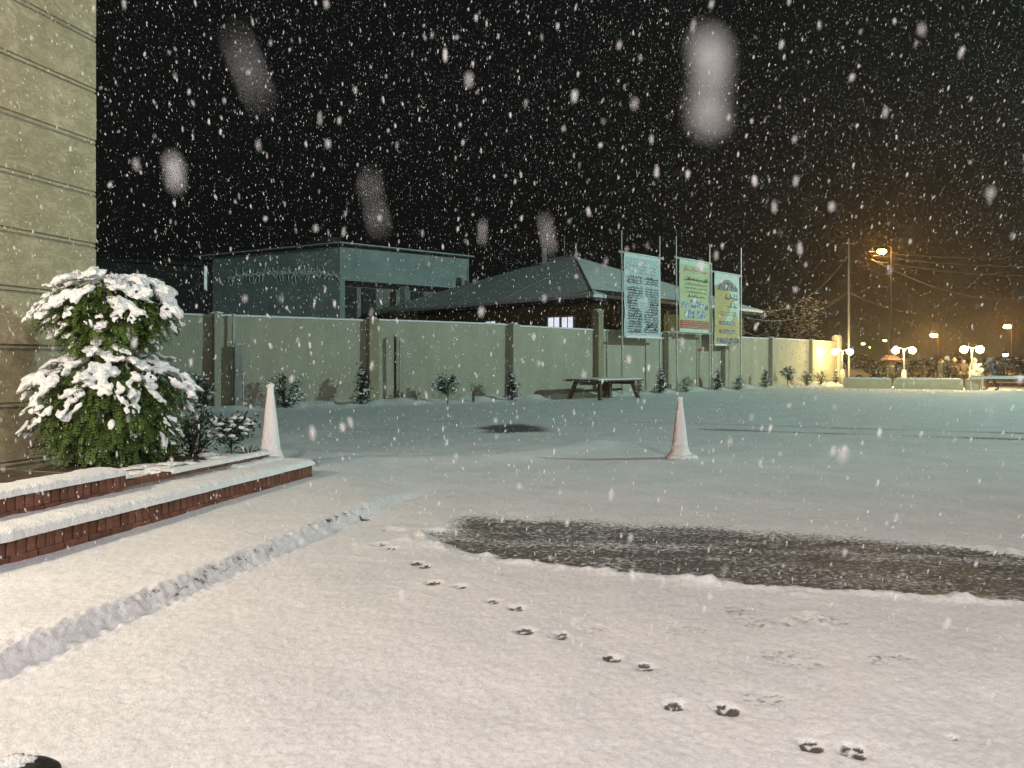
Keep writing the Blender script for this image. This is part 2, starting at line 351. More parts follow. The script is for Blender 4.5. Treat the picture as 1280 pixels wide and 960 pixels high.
ys = [.9]
while ys[-1] < 420:
    y = ys[-1]; k = .012 if y < 2.2 else .0036 if y < 7.5 else .0055 if y < 14 else .009 if y < 60 else .04
    ys.append(y * (1 + k))
ys = np.array(ys); us = np.arange(-1.2, 1.2001, .0029)
xx = np.outer(ys, us); yy = np.repeat(ys[:, None], len(us), 1); shp = xx.shape
x = xx.ravel(); y = yy.ravel()
h, sgn, dw = height(x, y); B, dep = bare(x, y)
for (px, py, r, a) in lumps:
    g = G(px, py); m = (np.abs(x - g.x) < .5) & (np.abs(y - g.y) < .5)
    d = np.hypot(x[m] - g.x, (y[m] - g.y) * 1.3) / r; h[m] += .55 * a * np.exp(-d ** 2) * (1 + 1.0 * vnoise(x[m], y[m], .07) + .6 * vnoise(x[m], y[m], .03)); B[m] *= 1 - .9 * np.exp(-d ** 2)
for (px, py, r) in dents:
    g = G(px, py); m = (np.abs(x - g.x) < .4) & (np.abs(y - g.y) < .4)
    d = np.hypot(x[m] - g.x, (y[m] - g.y) * 1.4) / r; e = sstep(-.2, .3, 1 - d + 1.4 * vnoise(x[m], y[m], .09)); h[m] += .008 * e; B[m] = np.maximum(B[m], .34 * e)
sdp = poly_sd(x, y, patch)
rim = np.exp(-((sdp + .05) / .05) ** 2) * (y < 6.4 - .13 * x)
h += rim * (.012 + .03 * vnoise(x, y, .09) + .02 * vnoise(x, y, .04)) * (x < 6)
z = h + .045 - .03 * B * (1 - np.clip(dep * 1.6, 0, 1)) - .016 * dep
co = np.stack([x, y, z], 1)
nr, nc = shp; idx = np.arange(nr * nc).reshape(nr, nc)
quads = np.stack([idx[:-1, :-1], idx[:-1, 1:], idx[1:, 1:], idx[1:, :-1]], -1).reshape(-1, 4)
me = bpy.data.meshes.new('snowy_ground'); me.vertices.add(len(co)); me.vertices.foreach_set('co', co.ravel())
me.loops.add(quads.size); me.loops.foreach_set('vertex_index', quads.ravel())
me.polygons.add(len(quads)); me.polygons.foreach_set('loop_start', np.arange(len(quads)) * 4); me.polygons.foreach_set('loop_total', np.full(len(quads), 4))
me.polygons.foreach_set('use_smooth', np.ones(len(quads), bool))
at = me.attributes.new('bare', 'FLOAT', 'POINT'); at.data.foreach_set('value', B.astype(np.float32))
me.update(); me.materials.append(M['ground'])
ground = bpy.data.objects.new('ground', me); C.objects.link(ground)
tag(ground, 'snow covered asphalt lot with a bare wet strip and paw prints', 'ground', kind='structure')
o = MB().box((0, 150, -.35), (1400, 1100, .2)).build('terrain', M['snow_far']); tag(o, 'flat snowy land under and beyond the lot', 'terrain', kind='structure')
def gz(px_x, px_y):
    hh, _, _ = height(np.array([px_x]), np.array([px_y])); return float(hh[0]) + .045

# ------------------------------------------------------------------ the stone building on the left
tb = thing('stone_building', (BC.x, BC.y, 0), 'tall beige stone clad building corner at the left edge', 'building')
ZAX = Vector((0, 0, 1))
MB().box(BC - KN * 4.018 - KD * 7.004 + Vector((0, 0, 4.2)), (8, 14, 8.6), (KN, KD, ZAX)).build('wall_core', M['stone_edge'], tb)
ZT = [H + (454 - yy_) / S * BC.y for yy_ in (305, 245, 180, 112)]
course = (ZT[3] - ZT[0]) / 3
z0 = ZT[0] - course * 5
ln = [1.72, 1.5, 1.6, 1.5, 1.7, 1.5]
k = 0
while z0 + course * k < 8.2:
    zb = z0 + course * k; s = 0.0
    for j, l in enumerate(ln):
        c = BC - KN * .03 - KD * (s + l / 2) + Vector((0, 0, zb + course / 2))
        pr = (0, .004, -.003, .002)[(k * 3 + j) % 4]
        # slab with a milled bead along its upper edge
        b = MB().box(c + KN * pr - Vector((0, 0, .03)), (.06, l - .008, course - .075), (KN, KD, ZAX))
        o = b.build('stone_panel', M['stone'], tb, bevel=.004)
        o2 = MB().box(c + KN * (pr - .006) + Vector((0, 0, course / 2 - .026)), (.06, l - .008, .030), (KN, KD, ZAX)).build('stone_bead', M['stone'], o, bevel=.004)
        s += l
    k += 1
# ------------------------------------------------------------------ brick planter
def snow_strip(s0, s1, o0, o1, zb, th, fn, ds=.014, n=18, over=.03, amp=.02, seed=0, fade_end=False):
    mb = MB(); ns = max(2, int((s1 - s0) / ds)); vs = []; fs = []
    for i in range(ns + 1):
        s = s0 + (s1 - s0) * i / ns
        for j in range(n + 1):
            a = math.pi * j / n; e = .38
            cx = -math.copysign(abs(math.cos(a)) ** e, math.cos(a)); sz = abs(math.sin(a)) ** .55
            o = (o0 - over + o1 + .01) / 2 + cx * ((o1 + .01) - (o0 - over)) / 2
            p = fn(s, o, 0)
            q = Vector((p.x, p.y, zb + seed))
            d = mnoise.noise(q * 9) * .6 + mnoise.noise(q * 26) * .35 + mnoise.noise(q * 60) * .22 + mnoise.noise(q * 2.3) * .5
            endf = min(1, (i + .5) / 4, (ns - i + .5) / 4) ** .5
            zz = zb + th * sz * endf * (1 + .22 * d) - (.012 if j in (0, n) else 0)
            oo = o + (-cx) * -amp * d * .8
            p = fn(s, oo, 0); vs.append((p.x, p.y, zz))
    for i in range(ns):
        for j in range(n):
            a = i * (n + 1) + j; fs.append((a, a + n + 1, a + n + 2, a + 1))
    return mb.add(vs, fs)
def brick_mesh(name, sx, sy, sz, seed):
    rr = random.Random(seed); bm = bmesh.new(); bmesh.ops.create_cube(bm, size=1)
    for v in bm.verts: v.co = Vector((v.co.x * sx, v.co.y * sy, v.co.z * sz)) + Vector((rr.uniform(-.0015, .0015), rr.uniform(-.0015, .0015), rr.uniform(-.002, .002)))
    bmesh.ops.bevel(bm, geom=bm.edges[:], offset=.0035, segments=1, affect='EDGES')
    me = bpy.data.meshes.new(name); bm.to_mesh(me); bm.free(); me.materials.append(M['brick']); return me
SOLD = [brick_mesh('soldier_brick', .09, .066, .118, i) for i in range(5)]
STRE = [brick_mesh('stretcher_brick', .09, .205, .050, i) for i in range(5)]
yaw = math.atan2(KN.y, KN.x)
def put_brick(mesh, pos, parent, rr):
    o = bpy.data.objects.new('brick', mesh); C.objects.link(o); o.parent = parent; o.location = pos - ORG[parent.name]
    o.rotation_euler = (rr.gauss(0, .012), rr.gauss(0, .012), yaw + rr.gauss(0, .015)); return o
plan = thing('brick_planter', PL(0, 0, .14), 'low red brick planter capped with thick snow along the stone building', 'planter')
SE = 3.93
rr = random.Random(3)
core = MB().box(PL((SE - 2.6) / 2, .125, .16), (.19, SE + 2.58, .28), (KN, KD, ZAX)).build('outer_wall', M['mortar'], plan)
s = -2.55
while s < SE:
    put_brick(rr.choice(SOLD), PL(s + .033, .045 + rr.gauss(0, .0025), .247), core, rr); s += .0765
s = -2.5
while s < SE - .1:
    put_brick(rr.choice(STRE), PL(s + .1, .046 + rr.gauss(0, .002), .160), core, rr); s += .2155
# end return of the wall
endc = MB().box(PL(SE - .11, .75, .16), (1.05, .18, .27), (KN, KD, ZAX)).build('end_wall', M['mortar'], plan)
snow_strip(-2.6, SE + .04, 0, .50, .305, .062, PL, seed=1).build('ledge_snow', M['snow'], plan, True)
# higher left box
T1 = 1.52; O2 = .40
core2 = MB().box(PL((T1 - 2.6) / 2, O2 + .125, .36), (.19, T1 + 2.58, .29), (KN, KD, ZAX)).build('raised_wall', M['mortar'], plan)
s = -2.5
while s < T1 - .03:
    put_brick(rr.choice(SOLD), PL(s + .033, O2 + .045 + rr.gauss(0, .0025), .455), core2, rr); s += .0765
s = -2.5
while s < T1 - .15:
    put_brick(rr.choice(STRE), PL(s + .1, O2 + .046, .368), core2, rr); s += .2155
put_brick(STRE[0], PL(T1 - .10, O2 + .046, .368), core2, rr)
MB().box(PL(T1 - .1, O2 + .62, .36), (.80, .19, .286), (KN, KD, ZAX)).build('raised_end_wall', M['mortar'], plan)
snow_strip(-2.6, T1 + .03, O2, O2 + .30, .512, .05, PL, seed=2).build('raised_snow', M['snow'], plan, True)
MB().box(PL((T1 - 2.8) / 2, O2 + .68, .40), (.80, T1 + 2.4, .26), (KN, KD, ZAX)).build('raised_soil', M['soil'], plan)
def bedz(s, o): 
    p = PL(s, o, 0); return .03 * mnoise.noise(p * 3) + .02 * mnoise.noise(p * 9)
# inner edging right of the box
core3 = MB().box(PL((T1 + 3.72) / 2, O2 + .06, .34), (.085, 3.72 - T1, .18), (KN, KD, ZAX)).build('inner_edging', M['mortar'], plan)
s = T1 + .02
while s < 3.62:
    put_brick(rr.choice(STRE), PL(s + .1, O2 + .058, .418), core3, rr); s += .214
snow_strip(2.1, 3.74, O2 + .0, O2 + .11, .440, .028, PL, seed=5, over=.005).build('edging_snow', M['snow'], plan, True)
snow_strip(3.0, 3.90, .30, 1.35, .30, .10, PL, seed=8).build('end_snow', M['snow'], plan, True)
# bed
mb = MB(); vs = []; fs = []; n1, n2 = 60, 24
for i in range(n1 + 1):
    for j in range(n2 + 1):
        s_ = T1 - .02 + (3.75 - T1) * i / n1; o_ = O2 + .1 + 1.6 * j / n2; vs.append(PL(s_, o_, .40 + bedz(s_, o_)))
for i in range(n1):
    for j in range(n2): a = i * (n2 + 1) + j; fs.append((a, a + 1, a + n2 + 2, a + n2 + 1))
mb.add(vs, fs).build('bed_soil', M['soil'], plan, True)
for i in range(26):
    s_ = random.uniform(T1 + .1, 3.6); o_ = random.uniform(O2 + .15, O2 + .9); p = PL(s_, o_, .41 + bedz(s_, o_))
    MB().blob(p, (random.uniform(.05, .16), random.uniform(.05, .14), random.uniform(.015, .03)), None, .6, 3, i).build('bed_snow', M['snow'], plan, True)

# ------------------------------------------------------------------ foliage helpers
def frond(mb, base, dirv, length, droop, n, lw, ll, rr, mi=0):
    """a drooping spray with small leaflets on both sides"""
    p = Vector(base); d = Vector(dirv).normalized(); st = length / n; pts = [p.copy()]
    for i in range(n):
        d = (d + Vector((rr.gauss(0, .06), rr.gauss(0, .06), -droop / n))).normalized(); p = p + d * st; pts.append(p.copy())
        side = d.cross(Vector((0, 0, 1)))
        side = side.normalized() if side.length > 1e-3 else Vector((1, 0, 0))
        up = side.cross(d)
        for sg in (-1, 1):
            a = (side * sg * .8 + d * .75 + up * rr.uniform(-.5, .35)).normalized(); L_ = ll * (1.1 - .6 * i / n) * rr.uniform(.7, 1.25)
            b_ = d.cross(a).normalized().cross(a) * lw
            q = p; mb.add([q, q + a * L_ * .5 + b_, q + a * L_, q + a * L_ * .5 - b_], [(0, 1, 2, 3)], mi)
    return pts
def leaf(mb, p, d, L_, w_, rr, mi=0):
    d = Vector(d).normalized(); s_ = d.cross(Vector((rr.gauss(0, .4), rr.gauss(0, .4), 1)))
    s_ = s_.normalized() * w_ if s_.length > 1e-3 else Vector((w_, 0, 0)); m = p + d * L_ * .5 + Vector((0, 0, .1 * L_))
    mb.add([p, m + s_, p + d * L_, m - s_], [(0, 1, 2), (0, 2, 3)], mi)

# ------------------------------------------------------------------ big two tier clipped conifer
bushc = Vector((-4.28, 8.15, .38)); rr = random.Random(21)
tree = thing('clipped_conifer', bushc, 'two tiered clipped green conifer loaded with snow in the brick planter', 'shrub')
MB().tube([bushc, bushc + Vector((.02, 0, .6)), bushc + Vector((-.02, .02, 1.2)), bushc + Vector((0, 0, 1.75))], [.06, .05, .04, .02], 8).build('trunk', M['bark'], tree)
tiers = [(Vector((.05, 0, .57)), .71, .60), (Vector((.01, 0, 1.50)), .64, .44)]
fol = MB(); snw = MB(); k = 0
def bsurf(ti, an, zc, dep_=1.0):
    c, rh, rv = tiers[ti]; rad = math.sqrt(max(0, 1 - zc * zc))
    lump = 1 + .30 * mnoise.noise(Vector((math.cos(an) * 1.9, math.sin(an) * 1.9, zc * 1.7 + ti * 5))) + .12 * mnoise.noise(Vector((math.cos(an) * 5, math.sin(an) * 5, zc * 4 + ti * 5)))
    fl_ = rad ** .7
    if zc < 0 and ti == 1: fl_ *= 1 + .5 * zc
    return bushc + c + Vector((math.cos(an) * fl_ * rh * dep_ * lump, math.sin(an) * fl_ * rh * dep_ * lump, zc * rv * dep_ * (lump if zc > 0 else 1)))
for ti, (c, rh, rv) in enumerate(tiers):
    for i in range(2700 if ti == 0 else 2100):
        zc = rr.uniform(-1, 1); an = rr.uniform(0, 2 * math.pi)
        p = bsurf(ti, an, zc, rr.uniform(.45, 1.0) ** .6)
        out = Vector((math.cos(an), math.sin(an), .2 + .6 * zc)).normalized(); L_ = rr.uniform(.11, .26)
        frond(fol, p - out * L_ * .45, out, L_, rr.uniform(1.1, 2.6), 8, .0075, .042, rr)
    for i in range(16):
        an = rr.uniform(0, 6.28); zc = rr.uniform(-.5, .5)
        fol.tube([bushc + Vector((0, 0, c.z + zc * rv - .1)), bsurf(ti, an, zc, .8)], [.014, .005], 4, 1)
    # snow lying in clumps on the sprays
    for q in range(340 if ti == 0 else 300):
        zc = rr.uniform(.0, 1) if rr.random() < .80 else rr.uniform(-.6, 0); an = rr.uniform(0, 2 * math.pi)
        cov = mnoise.noise(Vector((math.cos(an) * 2.2, math.sin(an) * 2.2, zc * 2.6 + ti * 9)))
        if cov < -.05 and rr.random() < .8: continue
        out = Vector((math.cos(an), math.sin(an), 0)); p = bsurf(ti, an, zc, 1.02) + ZAX * .015
        dn = -(.25 + 1.1 * (1 - max(zc, 0)) ** 1.3)
        ax = (out + ZAX * dn + Vector((rr.gauss(0, .25), rr.gauss(0, .25), rr.gauss(0, .2)))).normalized(); sd = ax.cross(ZAX).normalized(); nn = sd.cross(ax)
        size = rr.uniform(.6, 1.25) * (1.25 if zc > .3 else .75); m3 = Matrix((sd, ax, nn)).transposed()
        for w_ in range(rr.randint(3, 6)):
            pp = p + ax * rr.uniform(-.07, .07) * size + sd * rr.uniform(-.055, .055) * size + nn * rr.uniform(-.012, .018)
            a_ = rr.uniform(-.7, .7); ax2 = (ax + sd * a_).normalized(); sd2 = ax2.cross(nn).normalized(); m4 = Matrix((sd2, ax2, nn)).transposed()
            snw.blob(pp, (rr.uniform(.018, .034) * size, rr.uniform(.028, .065) * size, rr.uniform(.013, .024) * size), m4, 1.0, 2.4, k, 0, 2 if rr.random() < .4 else 1); k += 1
f_ = fol.build('foliage', [M['thuja'], M['bark']], tree); f_['kind'] = 'stuff'
s_ = snw.build('snow_load', M['snow'], tree, True)
q = s_.modifiers.new('merge', 'REMESH'); q.mode = 'VOXEL'; q.voxel_size = .0095; q.use_smooth_shade = True
q = s_.modifiers.new('settle', 'SMOOTH'); q.factor = .5; q.iterations = 2
s_['kind'] = 'stuff'

# ------------------------------------------------------------------ shrubs
def shrub(base, wd, ht, form, label, cat='shrub', group=None, green='leaf_dk', snow=.35, seed=0, lsz=None, name=None):
    rr = random.Random(seed + 100); base = Vector(base)
    t = thing(name or ('young_conifer' if form == 'cone' else 'bare_shrub' if form == 'twig' else 'small_shrub'), base, label, cat, group)
    st = MB(); lf = MB(); sn = MB(); ls = lsz or max(.035, ht * .075)
    nst = 1 if form in ('cone', 'stem') else rr.randint(3, 5)
    tips = []
    for i in range(nst):
        an = rr.uniform(0, 6.28); sp = 0 if nst == 1 else wd * .22
        top = base + Vector((math.cos(an) * sp, math.sin(an) * sp, ht * rr.uniform(.7, .95)))
        mid = (base + top) / 2 + Vector((rr.gauss(0, .03), rr.gauss(0, .03), 0))
        st.tube([base - Vector((0, 0, .08)), mid, top], [ht * .022, ht * .016, ht * .006], 5)
    nb = int(46 if form != 'twig' else 16)
    for i in range(nb):
        f = rr.uniform(.12 if form != 'stem' else .5, 1.0); an = rr.uniform(0, 6.28)
        if form == 'cone': r_ = wd * .5 * (1.08 - f) ** .8
        elif form == 'stem': r_ = wd * .5 * math.sin(math.pi * (f - .42) / .66) ** .6
        else: r_ = wd * .5 * math.sqrt(max(.05, 1 - (2 * f - 1.05) ** 2))
        r_ *= rr.uniform(.75, 1.2)
        a = base + Vector((0, 0, ht * max(.05, f - .22))); b = base + Vector((math.cos(an) * r_, math.sin(an) * r_, ht * f))
        st.tube([a, (a + b) / 2 + Vector((0, 0, .02)), b], [ht * .008, ht * .006, ht * .003], 3)
        if form == 'twig':
            if rr.random() < .5: sn.blob(b, (ls * .5, ls * .5, ls * .35), None, .5, 2, i, 0, 0)
            continue
        for q in range(13):
            p = a.lerp(b, rr.uniform(.25, 1.08)) + Vector((rr.gauss(0, ls * .7), rr.gauss(0, ls * .7), rr.gauss(0, ls * .7)))
            leaf(lf, p, (b - a).normalized() + Vector((rr.gauss(0, .7), rr.gauss(0, .7), rr.gauss(0, .5))), ls * rr.uniform(.8, 1.5), ls * .30, rr)
        if rr.random() < snow * 1.6:
            sn.blob(b + Vector((0, 0, ls * .35)), (ls * rr.uniform(.5, 1.0), ls * rr.uniform(.5, 1.0), ls * .4), None, .6, 2.5, i, 0, 1)
    st.build('stem', M['bark'], t)
    if lf.v: o = lf.build('foliage', M[green], t); o['kind'] = 'stuff'
    if sn.v: o = sn.build('snow_load', M['snow'], t, True); o['kind'] = 'stuff'
    return t
# plants in the planter bed
def inbed(s, o): p = PL(s, o, 0); p.z = .39 + bedz(s, o); return p
shrub(P(243, 590, 8.9), .45, .72, 'round', 'dark leafy shrub between the clipped conifer and the little snowy tree', green='leaf', snow=.12, seed=1, lsz=.05)
shrub(P(286, 578, 9.0), .50, .54, 'stem', 'tiny round headed tree with snow on its leaves in the planter', green='leaf', snow=.8, seed=2, lsz=.052, name='small_tree')
shrub(P(214, 592, 8.5), .26, .40, 'cone', 'small yellow leaved plant at the foot of the clipped conifer', green='leaf_y', snow=.05, seed=3, lsz=.04)
def tuft(base, rad, ht, n, label, seed, m='leaf', name='grass_tuft'):
    rr = random.Random(seed); mb = MB(); base = Vector(base)
    for i in range(n):
        an = rr.uniform(0, 6.28); l = ht * rr.uniform(.6, 1.2); o = Vector((math.cos(an), math.sin(an), 0)); p = base + o * rr.uniform(0, rad * .4); w_ = o.cross(ZAX) * .006
        pts = [p, p + o * rad * .35 + ZAX * l * .7, p + o * rad * .75 + ZAX * l * .85, p + o * rad * 1.1 + ZAX * l * .45]
        vs = []
        for q, wq in zip(pts, (1, 1, .8, .1)): vs += [q - w_ * wq, q + w_ * wq]
        mb.add(vs, [(0, 1, 3, 2), (2, 3, 5, 4), (4, 5, 7, 6)])
    o = mb.build(name, M[m]); tag(o, label, 'plant'); return o
tuft(P(312, 577, 9.1), .24, .17, 60, 'grassy tuft beside the tiny tree at the planter end', 4)
tuft(P(378, 588, 8.85), .16, .12, 40, 'dry dark grass poking out of snow at the planter corner', 5, 'leaf_dk')
def mound(base, r, ht, label, seed):
    rr = random.Random(seed); t = thing('low_plant', base, label, 'plant'); lf = MB(); sn = MB(); base = Vector(base)
    for i in range(420):
        an = rr.uniform(0, 6.28); q = rr.random() ** .5; p = base + Vector((math.cos(an) * r * q, math.sin(an) * r * q * .7, ht * (1 - q * q) * rr.uniform(.5, 1)))
        leaf(lf, p, (math.cos(an), math.sin(an), rr.uniform(-.3, .8)), .06, .012, rr)
        if i % 6 == 0: sn.blob(p + Vector((0, 0, .015)), (.035, .03, .012), None, .6, 3, i, 0, 1)
    lf.build('foliage', M['leaf_dk'], t)['kind'] = 'stuff'; sn.build('snow_load', M['snow'], t, True)['kind'] = 'stuff'
mound(P(262, 586, 8.7), .26, .17, 'low dark cushion plant dusted with snow under the tiny tree', 6)
mound(P(205, 598, 8.2), .2, .10, 'flattened leaves with snow at the foot of the conifer', 7)
mound(PL(.02, O2 + .62, .53), .3, .07, 'brown dry cover plant in the raised brick box', 8)

# ------------------------------------------------------------------ traffic cones
def cone(base, ht, label, tilt=0.0, sd=0, rbase=.21):
    t = thing('traffic_cone', base, label, 'cone', 'snow plastered traffic cones'); b = Vector(base)
    prof = [(rbase, -.02), (rbase, .02), (rbase * .92, .04), (rbase * .78, .075), (rbase * .66, .13), (rbase * .56, .2)]
    for i in range(14):
        f = i / 13; prof.append((rbase * .56 * (1 - f) + .035 * f, .2 + (ht - .2) * f))
    prof += [(.028, ht + .008), (.012, ht + .012)]
    MB().lathe(b, prof, 28, 0, .05).build('cone_body', M['cone'], t, True)
    MB().blob(b + Vector((0, 0, ht + .012)), (.04, .04, .035), None, .5, 2, sd).build('snow_tip', M['snow'], t, True)
    sk = MB(); rr = random.Random(sd)
    for i in range(16):
        an = rr.uniform(-2.4, .9); sk.blob(b + Vector((math.cos(an) * rbase * .9, math.sin(an) * rbase * .9, .035)), (.07, .07, .035), None, .5, 2, i, 0, 1)
    sk.build('snow_skirt', M['snow'], t, True); t.rotation_euler = (0, tilt, 0); return t
g = G(850, 576); cone((g.x, g.y, .03), .88, 'orange traffic cone half plastered with snow out on the open lot', .0, 3)
cone(P(338, 582, 9.15) , .93, 'snowy orange traffic cone standing at the end of the brick planter', 0, 4)

# dark rounded thing in the near left corner
g = G(22, 1003); t = thing('bollard_cap', (g.x, g.y, 0), 'black rounded rubber bollard poking into the bottom left corner', 'bollard')
MB().lathe(Vector((g.x, g.y, 0)), [(.13, -.02), (.13, .05), (.125, .085), (.10, .105), (.06, .118), (.02, .122)], 28).build('post_cap', M['rubber'], t, True)
MB().blob(Vector((g.x - .03, g.y + .02, .118)), (.06, .05, .012), None, .7, 2, 4).build('snow_dust', M['snow'], t, True)

# ------------------------------------------------------------------ yard wall
def wall_pt(px, off=0.0, seg=None):
    """where the sight line over px meets the wall line moved off metres towards the lot"""
    best = None
    for (a, b) in ((W0, W1), (W1, W2)):
        d = Vector((b[0] - a[0], b[1] - a[1], 0)).normalized(); n = Vector((d.y, -d.x, 0))
        p = Vector((a[0], a[1], 0)) + n * off; u = (px - 640) / S
        den = d.x - u * d.y; t_ = (u * p.y - p.x) / den; q = p + d * t_; Lg = math.hypot(b[0] - a[0], b[1] - a[1])
        sc_ = 0 if -.2 <= t_ <= Lg + .2 else min(abs(t_), abs(t_ - Lg))
        if best is None or sc_ < best[0]: best = (sc_, q, d, n)
    return best[1], best[2], best[3]
WH = 2.9
yw = thing('yard_wall', (W1[0], W1[1], 0), 'long pale plastered yard wall with pilasters across the back of the lot', 'wall')
marks = [-100, 120, 268, 462, 638, 743, 829, 901, 960, 1010, 1047]
pts = [wall_pt(m)[0] for m in marks]
pts[0] = Vector((*W0, 0)); pts[4] = Vector((*W1, 0)); pts[-1] = Vector((*W2, 0))
for i in range(len(pts) - 1):
    a, b = pts[i], pts[i + 1]; d = (b - a).normalized(); n = Vector((d.y, -d.x, 0)); L_ = (b - a).length
    dz = (.02, -.015, .0, .03, -.01, .0, .015, -.01, .02, 0)[i]
    # panel with a softly uneven face
    nx, nz = max(4, int(L_ / .25)), 12; mb = MB(); vs = []; fs = []
    for iz in range(nz + 1):
        for ix in range(nx + 1):
            p = a + d * (L_ * ix / nx) + Vector((0, 0, -.2 + (WH + dz + .2) * iz / nz)); vs.append(p + n * (.12 + .02 * mnoise.noise(p * 1.1) + .008 * mnoise.noise(p * 5)))
    for iz in range(nz):
        for ix in range(nx): q = iz * (nx + 1) + ix; fs.append((q, q + 1, q + nx + 2, q + nx + 1))
    mb.add(vs, fs)
    c = (a + b) / 2; mb.box(c + Vector((0, 0, (WH + dz) / 2 - .11)) - n * .02, (L_, .2, WH + dz + .19), (d, n, ZAX))
    mb.build('wall_panel', M['plaster'], yw)
    def wf(s, o, z_, a=a, d=d, n=n): return a + d * s - n * o
    snow_strip(0, L_, -.14, .13, WH + dz - .006, .055, wf, ds=.12, n=8, over=.01, amp=.02, seed=i).build('wall_top_snow', M['snow'], yw, True)
for i, m in enumerate(marks[2:10]):
    p, d, n = wall_pt(m); hgt = WH + .05; wd = .36
    if m == 268: wd = .2
    if m == 638: n = Vector((.66, -.75, 0)); d = Vector((.75, .66, 0))
    if m == 743: hgt = 3.75
    o = MB().box(p + n * .17 + Vector((0, 0, hgt / 2 - .1)), (wd, .40, hgt + .2), (d, n, ZAX)).build('pilaster', M['plaster_band'] if m in (462, 743) else M['plaster'], yw, bevel=.02)
    MB().blob(p + n * .17 + Vector((0, 0, hgt + .01)), (.2, .2, .05), None, .4, 2, i).build('pilaster_snow', M['snow'], o, True)
# end pillar
p = Vector((*W2, 0)); d = Vector((22.3, 23.1, 0)).normalized(); n = Vector((d.y, -d.x, 0))
o = MB().box(p + d * .2 + Vector((0, 0, 1.55)), (.45, .5, 3.5), (d, n, ZAX)).build('end_pillar', M['white_plaster'], yw, bevel=.02)
MB().blob(p + d * .2 + Vector((0, 0, 3.32)), (.26, .26, .08), None, .4, 2, 3).build('pillar_snow', M['snow'], o, True)

# posts leaning at the wall on the left
def post(px, y0, y1, off, rad, label, m='metal', box=False):
    p, d, n = wall_pt(px, off); zt = H + (HOR - y0) / S * p.y
    t = thing('wall_post', (p.x, p.y, 0), label, 'post'); mb = MB()
    if box: mb.box(p + Vector((0, 0, zt / 2 - .05)), (rad * 2, rad * 2, zt + .1), (d, n, ZAX))
    else: mb.tube([p - ZAX * .1, p + ZAX * zt], rad, 8)
    mb.build('post_shaft', M[m], t); MB().blob(p + ZAX * (zt + .01), (rad * 1.3, rad * 1.3, .04), None, .4, 2, int(px)).build('snow_tip', M['snow'], t, True); return t
post(297, 431, 500, .4, .11, 'short square pale post against the wall behind the near cone', 'grey_render', True)
post(292, 394, 500, .3, .035, 'thin tall pipe up the wall beside the short square post')
post(304, 468, 500, .5, .03, 'thin low stake right of the short square post')
post(494, 420, 505, .4, .045, 'tall dark pipe on the wall between the conifer and the small shrub', 'wood')
post(500, 424, 505, .55, .03, 'second slimmer pipe just right of the tall dark pipe', 'metal')

# ------------------------------------------------------------------ shrubs along the wall
WS = [(247, 32, 46, 'round', 'leaf_dk', .9, 'snowy shrub by the wall just right of the clipped conifer'),
      (357, 42, 42, 'round', 'leaf_dk', .9, 'round dark shrub by the wall right behind the near cone'),
      (453, 24, 44, 'cone', 'leaf_dk', 1.0, 'pointed young conifer by the brown wall pilaster'),
      (520, 12, 14, 'twig', 'leaf_dk', .9, 'low twiggy plant at the wall between the young conifer and round shrub'),
      (559, 32, 36, 'stem', 'leaf_dk', 1.3, 'bushy little shrub on a stem left of the wall corner'),
      (591, 18, 28, 'twig', 'leaf_dk', 1.2, 'bare thin sapling right of the bushy little shrub'),
      (640, 18, 34, 'cone', 'leaf_dk', 1.1, 'narrow conifer at the bend of the wall'),
      (797, 22, 12, 'twig', 'leaf_dk', 1.0, 'flattened twigs in snow below the white banner'),
      (826, 16, 30, 'cone', 'leaf_dk', 1.1, 'narrow conifer below the right post of the white banner'),
      (857, 20, 20, 'round', 'leaf', 1.1, 'round shrub below the green banner'),
      (897, 15, 25, 'cone', 'leaf_dk', 1.0, 'slim conifer between the green and yellow banner posts'),
      (923, 15, 17, 'round', 'leaf_dk', 1.3, 'ball shaped shrub below the yellow banner'),
      (957, 13, 22, 'cone', 'leaf', 1.0, 'thin conifer at the first pilaster right of the banners'),
      (985, 17, 24, 'stem', 'leaf_dk', 1.0, 'round headed sapling midway between the two right pilasters'),
      (1008, 13, 19, 'round', 'leaf', 1.0, 'leafy shrub in front of the last pilaster'),
      (1026, 18, 18, 'round', 'leaf', 1.0, 'wide leafy shrub on the last lit wall panel'),
      (1045, 10, 18, 'cone', 'leaf', 1.0, 'little conifer beside the white end pillar')]
for i, (px, wpx, hpx, form, gr, off, lab) in enumerate(WS):
    p, d, n = wall_pt(px, off); sc_ = p.y / S
    shrub((p.x, p.y, gz(p.x, p.y) - .03), wpx * sc_, hpx * sc_, form, lab, 'shrub', 'young plants along the yard wall', gr, .35, 40 + i)

# ------------------------------------------------------------------ table near the wall
near = Vector((3.28, 29.1, 0)); ed = Vector((.69, .724, 0)).normalized(); ew = Vector((-.724, .69, 0))
TL, TW, TH = 3.05, 1.75, .80
tc_ = near + ed * TL / 2 + ew * TW / 2
tt = thing('outdoor_table', tc_, 'large dark outdoor table with snow on top beside the yard wall', 'table')
zg = .06
MB().box(tc_ + ZAX * (TH - .03), (TL, TW, .06), (ed, ew, ZAX)).build('table_top', M['wood'], tt, bevel=.008)
for a in (-1, 1):
    for b in (-1, 1):
        top = tc_ + ed * a * (TL / 2 - .45) + ew * b * (TW / 2 - .3) + ZAX * (TH - .06); foot = tc_ + ed * a * (TL / 2 - .22) + ew * b * (TW / 2 - .1) + ZAX * -.05
        ax = (foot - top).normalized(); sd = ax.cross(ew).normalized(); MB().box((top + foot) / 2, (.13, .13, (foot - top).length), (sd, ax.cross(sd), ax)).build('leg', M['wood'], tt)
